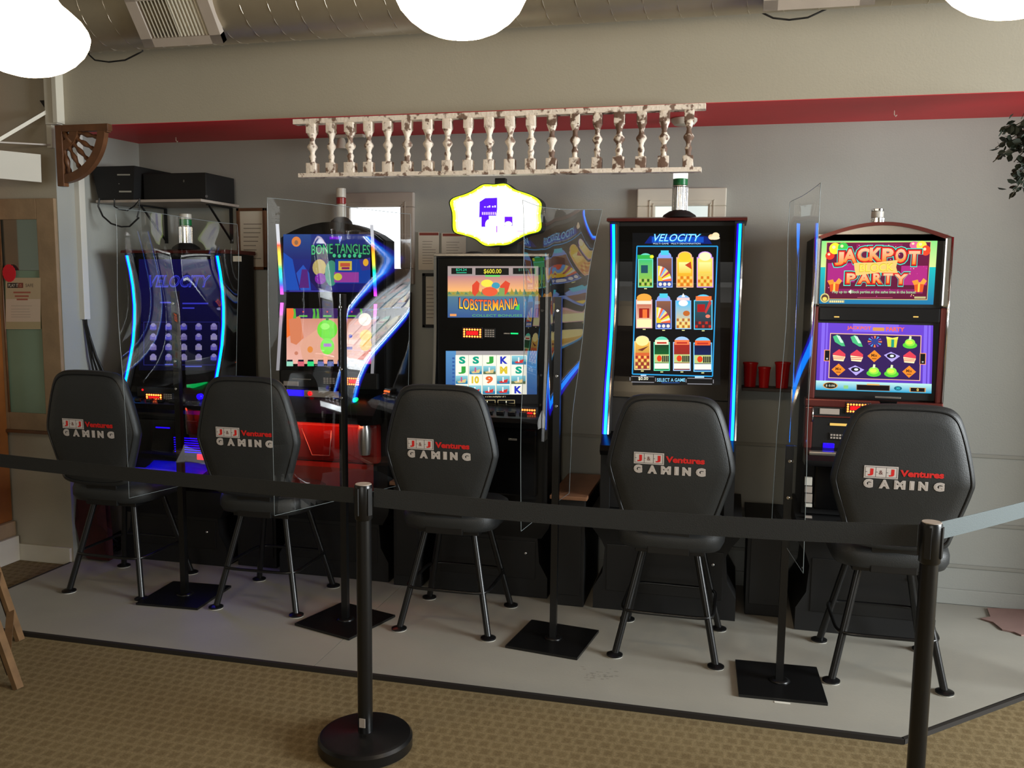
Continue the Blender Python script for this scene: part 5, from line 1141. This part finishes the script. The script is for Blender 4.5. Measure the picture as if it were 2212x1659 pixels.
for k, z in ((.80, .505), (.95, .515), (1.0, .54), (1.0, .57), (.97, .595), (.88, .61), (.5, .618)):
    sp_.append([bm.verts.new((.235*k*(abs(math.cos(t))**.5)*math.copysign(1, math.cos(t)), .005+.225*k*(abs(math.sin(t))**.5)*math.copysign(1, math.sin(t)), z)) for t in [2*math.pi*i/40 for i in range(40)]])
bm.faces.new(sp_[0]); bm.faces.new(sp_[-1])
for A_, B_ in zip(sp_, sp_[1:]):
    for i in range(40): bm.faces.new((A_[i], A_[(i+1) % 40], B_[(i+1) % 40], B_[i]))
lpart('seat', bm, 'vinyl', st, smooth=60)
bm = B(); box(bm, (-.15, -.15, .484), (.15, .15, .506), .004); lpart('swivel_plate', bm, 'black', st)
bm = B(); RR = .178*math.sqrt(2)
tube(bm, [(.200*abs(math.cos(t))**.28*math.copysign(1, math.cos(t)), .200*abs(math.sin(t))**.28*math.copysign(1, math.sin(t)), .225) for t in [2*math.pi*(i+.5)/48 for i in range(48)]], .008, 8, closed=True); lpart('foot_ring', bm, 'darksteel', st, smooth=60)
for sx in (-1, 1):
    for sy in (-1, 1):
        bm = B(); tube(bm, [(sx*.12, sy*.12, .486), (sx*.217, sy*.217, .033)], .0155, 14); lg = lpart('leg', bm, 'darksteel', st, smooth=50)
        bm = B(); lathe(bm, [(.036, .0035), (.036, .010), (.018, .018)], (sx*.219, sy*.219, PZ), 20); o = lpart('glide', bm, 'darksteel', lg, smooth=40)
        bm = B(); lathe(bm, [(.035, .0005), (.035, .0035)], (sx*.219, sy*.219, PZ), 20); o = lpart('felt_pad', bm, 'felt', lg)
sl = [(-3.10, 4.055, 0, 'leftmost black high-backed gaming stool, beside the pale wooden sash'), (-2.236, 4.055, 1, 'black high-backed gaming stool just left of the left stanchion'), (-1.246, 4.03, 0, 'middle black high-backed gaming stool in front of the silver-framed machine'),
      (-.215, 3.995, -1, 'black high-backed gaming stool in front of the tall blue-edged machine'), (.685, 3.98, 1, 'rightmost black high-backed gaming stool behind the right stanchion')]
for i, (x, y, r, lab) in enumerate(sl):
    o = st if i == 0 else dup(st); o.location = (x, y, 0); o.rotation_euler = (0, 0, math.radians(r)); o['label'] = lab

# ================================================================== STANCHIONS AND BELTS
def stanchion(x, y, label):
    o = thing('stanchion', label, 'stanchion', (x, y, 0), group='black belt stanchions')
    bm = B(); lathe(bm, [(.160, .0005), (.168, .006), (.168, .040), (.160, .050), (.145, .054), (.04, .056), (.03, .06)], (x, y, 0), 48); obj('base', bm, 'darksteel', o, smooth=35)
    bm = B(); lathe(bm, [(.0265, .055), (.0265, .84)], (x, y, 0), 28); obj('post', bm, 'darksteel', o, smooth=40)
    bm = B(); lathe(bm, [(.0270, .835), (.031, .84), (.031, .955), (.029, .960)], (x, y, 0), 28)
    hd = obj('belt_cassette', bm, 'darksteel', o, smooth=40)
    bm = B(); lathe(bm, [(.0285, .9602), (.027, .9625)], (x, y, 0), 28); c_ = obj('cap', bm, 'greywhite', None); c_.parent = hd
    for k in range(4):
        t = math.radians(45+90*k+20); d = Vector((math.cos(t), math.sin(t), 0)); c0 = Vector((x, y, 0))+d*.031
        bm = B(); beam(bm, (c0.x, c0.y, .855), (c0.x, c0.y, .95), .018, .006, upv=d); b_ = obj('belt_clip', bm, 'black', None); b_.parent = hd
    return o
SL, SR, SF, SX = (-1.211, 2.812), (.613, 2.82), (-3.95, 3.117), (1.56, 3.87)
s1 = stanchion(*SL, 'black belt stanchion standing on the carpet left of the middle stool'); s2 = stanchion(*SR, 'black belt stanchion at the right, in front of the rightmost stool')
p = atY(783, 1604, 2.785); bm = B(); box(bm, (-1.222, 2.7825, .085), (-1.200, 2.7855, .118)); obj('sticker', bm, 'greywhite', s1)
s3 = stanchion(*SF, 'black belt stanchion just outside the left edge of view'); s4 = stanchion(*SX, 'black belt stanchion just outside the right edge of view')
M['belt_lit'] = mat('lit_nylon_belt', (.32, .36, .365), .6, bump=.3, bscale=400)  # lighter copy of the black belt, window light put into its colour
def belt(a, b, za, zb, sag, h, label, mt='belt'):
    bm = B(); A = Vector((a[0], a[1], 0)); Bq = Vector((b[0], b[1], 0)); d = (Bq-A).normalized(); A += d*.038; Bq -= d*.038; n = 24; prev = None; nm = Vector((-d.y, d.x, 0))*.0007
    for i in range(n+1):
        t = i/n; p = A.lerp(Bq, t); z = za+(zb-za)*t-sag*4*t*(1-t)
        vs = [bm.verts.new(q) for q in ((p.x-nm.x, p.y-nm.y, z), (p.x+nm.x, p.y+nm.y, z), (p.x+nm.x, p.y+nm.y, z-h), (p.x-nm.x, p.y-nm.y, z-h))]
        if prev:
            for k in range(4): bm.faces.new((prev[k], prev[(k+1) % 4], vs[(k+1) % 4], vs[k]))
        else: bm.faces.new(vs)
        prev = vs
    bm.faces.new(prev); tag(obj('barrier_belt', bm, mt), label, 'belt', 'retractable barrier belts')
belt(SF, SL, .950, .945, .012, .055, 'black barrier belt running from the left stanchion to the left edge')
belt(SL, SR, .950, .950, .016, .067, 'black barrier belt stretched between the two stanchions in front of the stools')
belt(SR, SX, .955, .965, .008, .055, 'barrier belt in painted window-lit grey running from the right stanchion to the right edge', 'belt_lit')

# ================================================================== OTHER THINGS
# wooden chair legs reaching in at the left edge
wc = thing('wooden_chair', 'worn wooden chair whose two splayed legs reach in at the left edge', 'chair', (-2.9, 2.9, 0))
f1_, f2_ = atZ(44, 1384, 0), atZ(40, 1488, 0)
t1_, t2_ = atY(-14, 1215, f1_.y+.02), atY(-14, 1335, f2_.y+.02)
for f_, t_ in ((f1_, t1_), (f2_, t2_)):
    top = f_+(t_-f_)*2.6
    bm = B(); beam(bm, f_+Vector((0, 0, .001)), top, .022, .034, upv=(0, 1, 0)); obj('leg', bm, 'chairwood', wc)
    bk = Vector((f_.x-.52, f_.y, .001)); tb = Vector((f_.x-.20, f_.y, top.z))
    bm = B(); beam(bm, bk, tb, .022, .034, upv=(0, 1, 0)); obj('leg', bm, 'chairwood', wc)
dirv = (t1_-f1_); k1 = .13/dirv.z
for k_ in (.13, .30):
    A_ = f1_+dirv*(k_/dirv.z); B_ = f2_+(t2_-f2_)*(k_/(t2_-f2_).z); bm = B(); beam(bm, A_, B_, .03, .014, upv=(0, 0, 1)); obj('stretcher', bm, 'chairwood', wc)
for f_, dv in ((f1_, t1_-f1_), (f2_, t2_-f2_)):
    bm = B(); q = f_+dv*(.05/dv.z)+Vector((-.028, .012, 0)); q2 = f_+dv*(.30/dv.z)+Vector((-.03, .012, 0)); beam(bm, q, q2, .03, .012, upv=(0, 1, 0)); obj('leg_shade_side', bm, 'chairwood_shade', wc)  # dark strip beside each leg paints its shadowed side face
topc = (f1_+dirv*2.6+f2_+(t2_-f2_)*2.6)/2
bm = B(); box(bm, (topc.x-.38, f2_.y-.03, topc.z), (topc.x+.03, f1_.y+.03, topc.z+.025), .008); obj('seat', bm, 'chairwood', wc)
# hanging plant at the right
hp = thing('hanging_plant', 'dark trailing plant hanging in shadow at the right edge', 'plant', (1.40, 4.16, 2.3))
ctr = Vector((1.25, 4.02, 2.28))
bm = B(); lathe(bm, [(.06, 0), (.10, .05), (.12, .12), (.125, .13)], (1.40, 4.15, 2.24), 20); obj('pot', bm, 'matte', hp, smooth=40)
bm = B(); tube(bm, [(1.40, 4.15, 2.37), (1.40, 4.15, 2.62), (1.40, 4.279, 2.62)], .003, 6); obj('cord', bm, 'cable', hp)
bm = B(); R = random.Random(9); stems = B()
def leaf(bm, p, s, R):
    d = Vector((R.uniform(-1, 1), R.uniform(-1, 1), R.uniform(-1, .2))).normalized(); u = d.cross(Vector((R.uniform(-1, 1), R.uniform(-1, 1), R.uniform(-1, 1)))).normalized(); n_ = u.cross(d)
    L = [(0, 0, 0), (.3, .32, .04), (.65, .34, .03), (1, 0, -.06), (.65, -.34, .03), (.3, -.32, .04)]
    vs = [bm.verts.new(p+d*a_*s+u*b_*s+n_*c_*s) for a_, b_, c_ in L]; bm.faces.new((vs[0], vs[1], vs[2], vs[3])); bm.faces.new((vs[0], vs[3], vs[4], vs[5]))
targets = [(2150, 320), (2145, 350), (2165, 290), (2180, 430), (2185, 380), (2190, 350), (2200, 300), (2205, 400), (2175, 340), (2195, 270), (2205, 330), (2208, 360), (2190, 310), (2200, 385)]
for (x_, y_) in targets:
    e = atY(x_, y_, 4.14+R.uniform(-.08, .06)); s0 = Vector((1.36, 4.15, 2.37)); mid = s0.lerp(e, .55)+Vector((0, 0, .05)); P_ = []
    for k in range(9):
        t = k/8; P_.append(s0*(1-t)**2+mid*2*t*(1-t)+e*t*t)
    tube(stems, P_, .002, 5)
    for k in range(34):
        t = R.uniform(.35, 1); i0 = P_[min(8, int(t*8))]; leaf(bm, i0+Vector((R.gauss(0, .018), R.gauss(0, .02), R.gauss(0, .018))), R.uniform(.026, .042), R)
obj('foliage', bm, 'leaf', hp)['kind'] = 'stuff'; obj('stems', stems, 'stem', hp)
# pinkish cloth on the floor at the right
pts = [(2118, 1338), (2145, 1346), (2165, 1362), (2190, 1367), (2206, 1374), (2260, 1372), (2262, 1322), (2200, 1318), (2132, 1315), (2139, 1334)]
W_ = [atZ(x_, y_, PZ+.002) for x_, y_ in pts]
bm = B(); zprism(bm, [(p.x, p.y) for p in W_], PZ+.001, PZ+.008); bmesh.ops.triangulate(bm, faces=bm.faces); tag(obj('fallen_cloth', bm, 'pink'), 'pinkish crumpled cloth lying on the platform at the right edge', 'cloth')
# scrap of white tape at the base plate
c = atZ(1690, 1518, PZ); bm = B(); box(bm, (c.x-.03, c.y-.008, PZ+.0005), (c.x+.03, c.y+.004, PZ+.002)); tag(obj('tape_scrap', bm, 'felt'), 'small scrap of white tape in front of the right base plate', 'tape')
# window frame in the right wall (out of view, the daylight comes through it)
bm = B()
for lo, hi in (((5.55, 1.0, 1.1), (5.66, 1.08, 2.9)), ((5.55, 3.72, 1.1), (5.66, 3.8, 2.9)), ((5.55, 1.0, 1.05), (5.66, 3.8, 1.13)), ((5.55, 1.0, 2.87), (5.66, 3.8, 2.95))): box(bm, lo, hi, .004)
struct('window_3', bm, 'white')
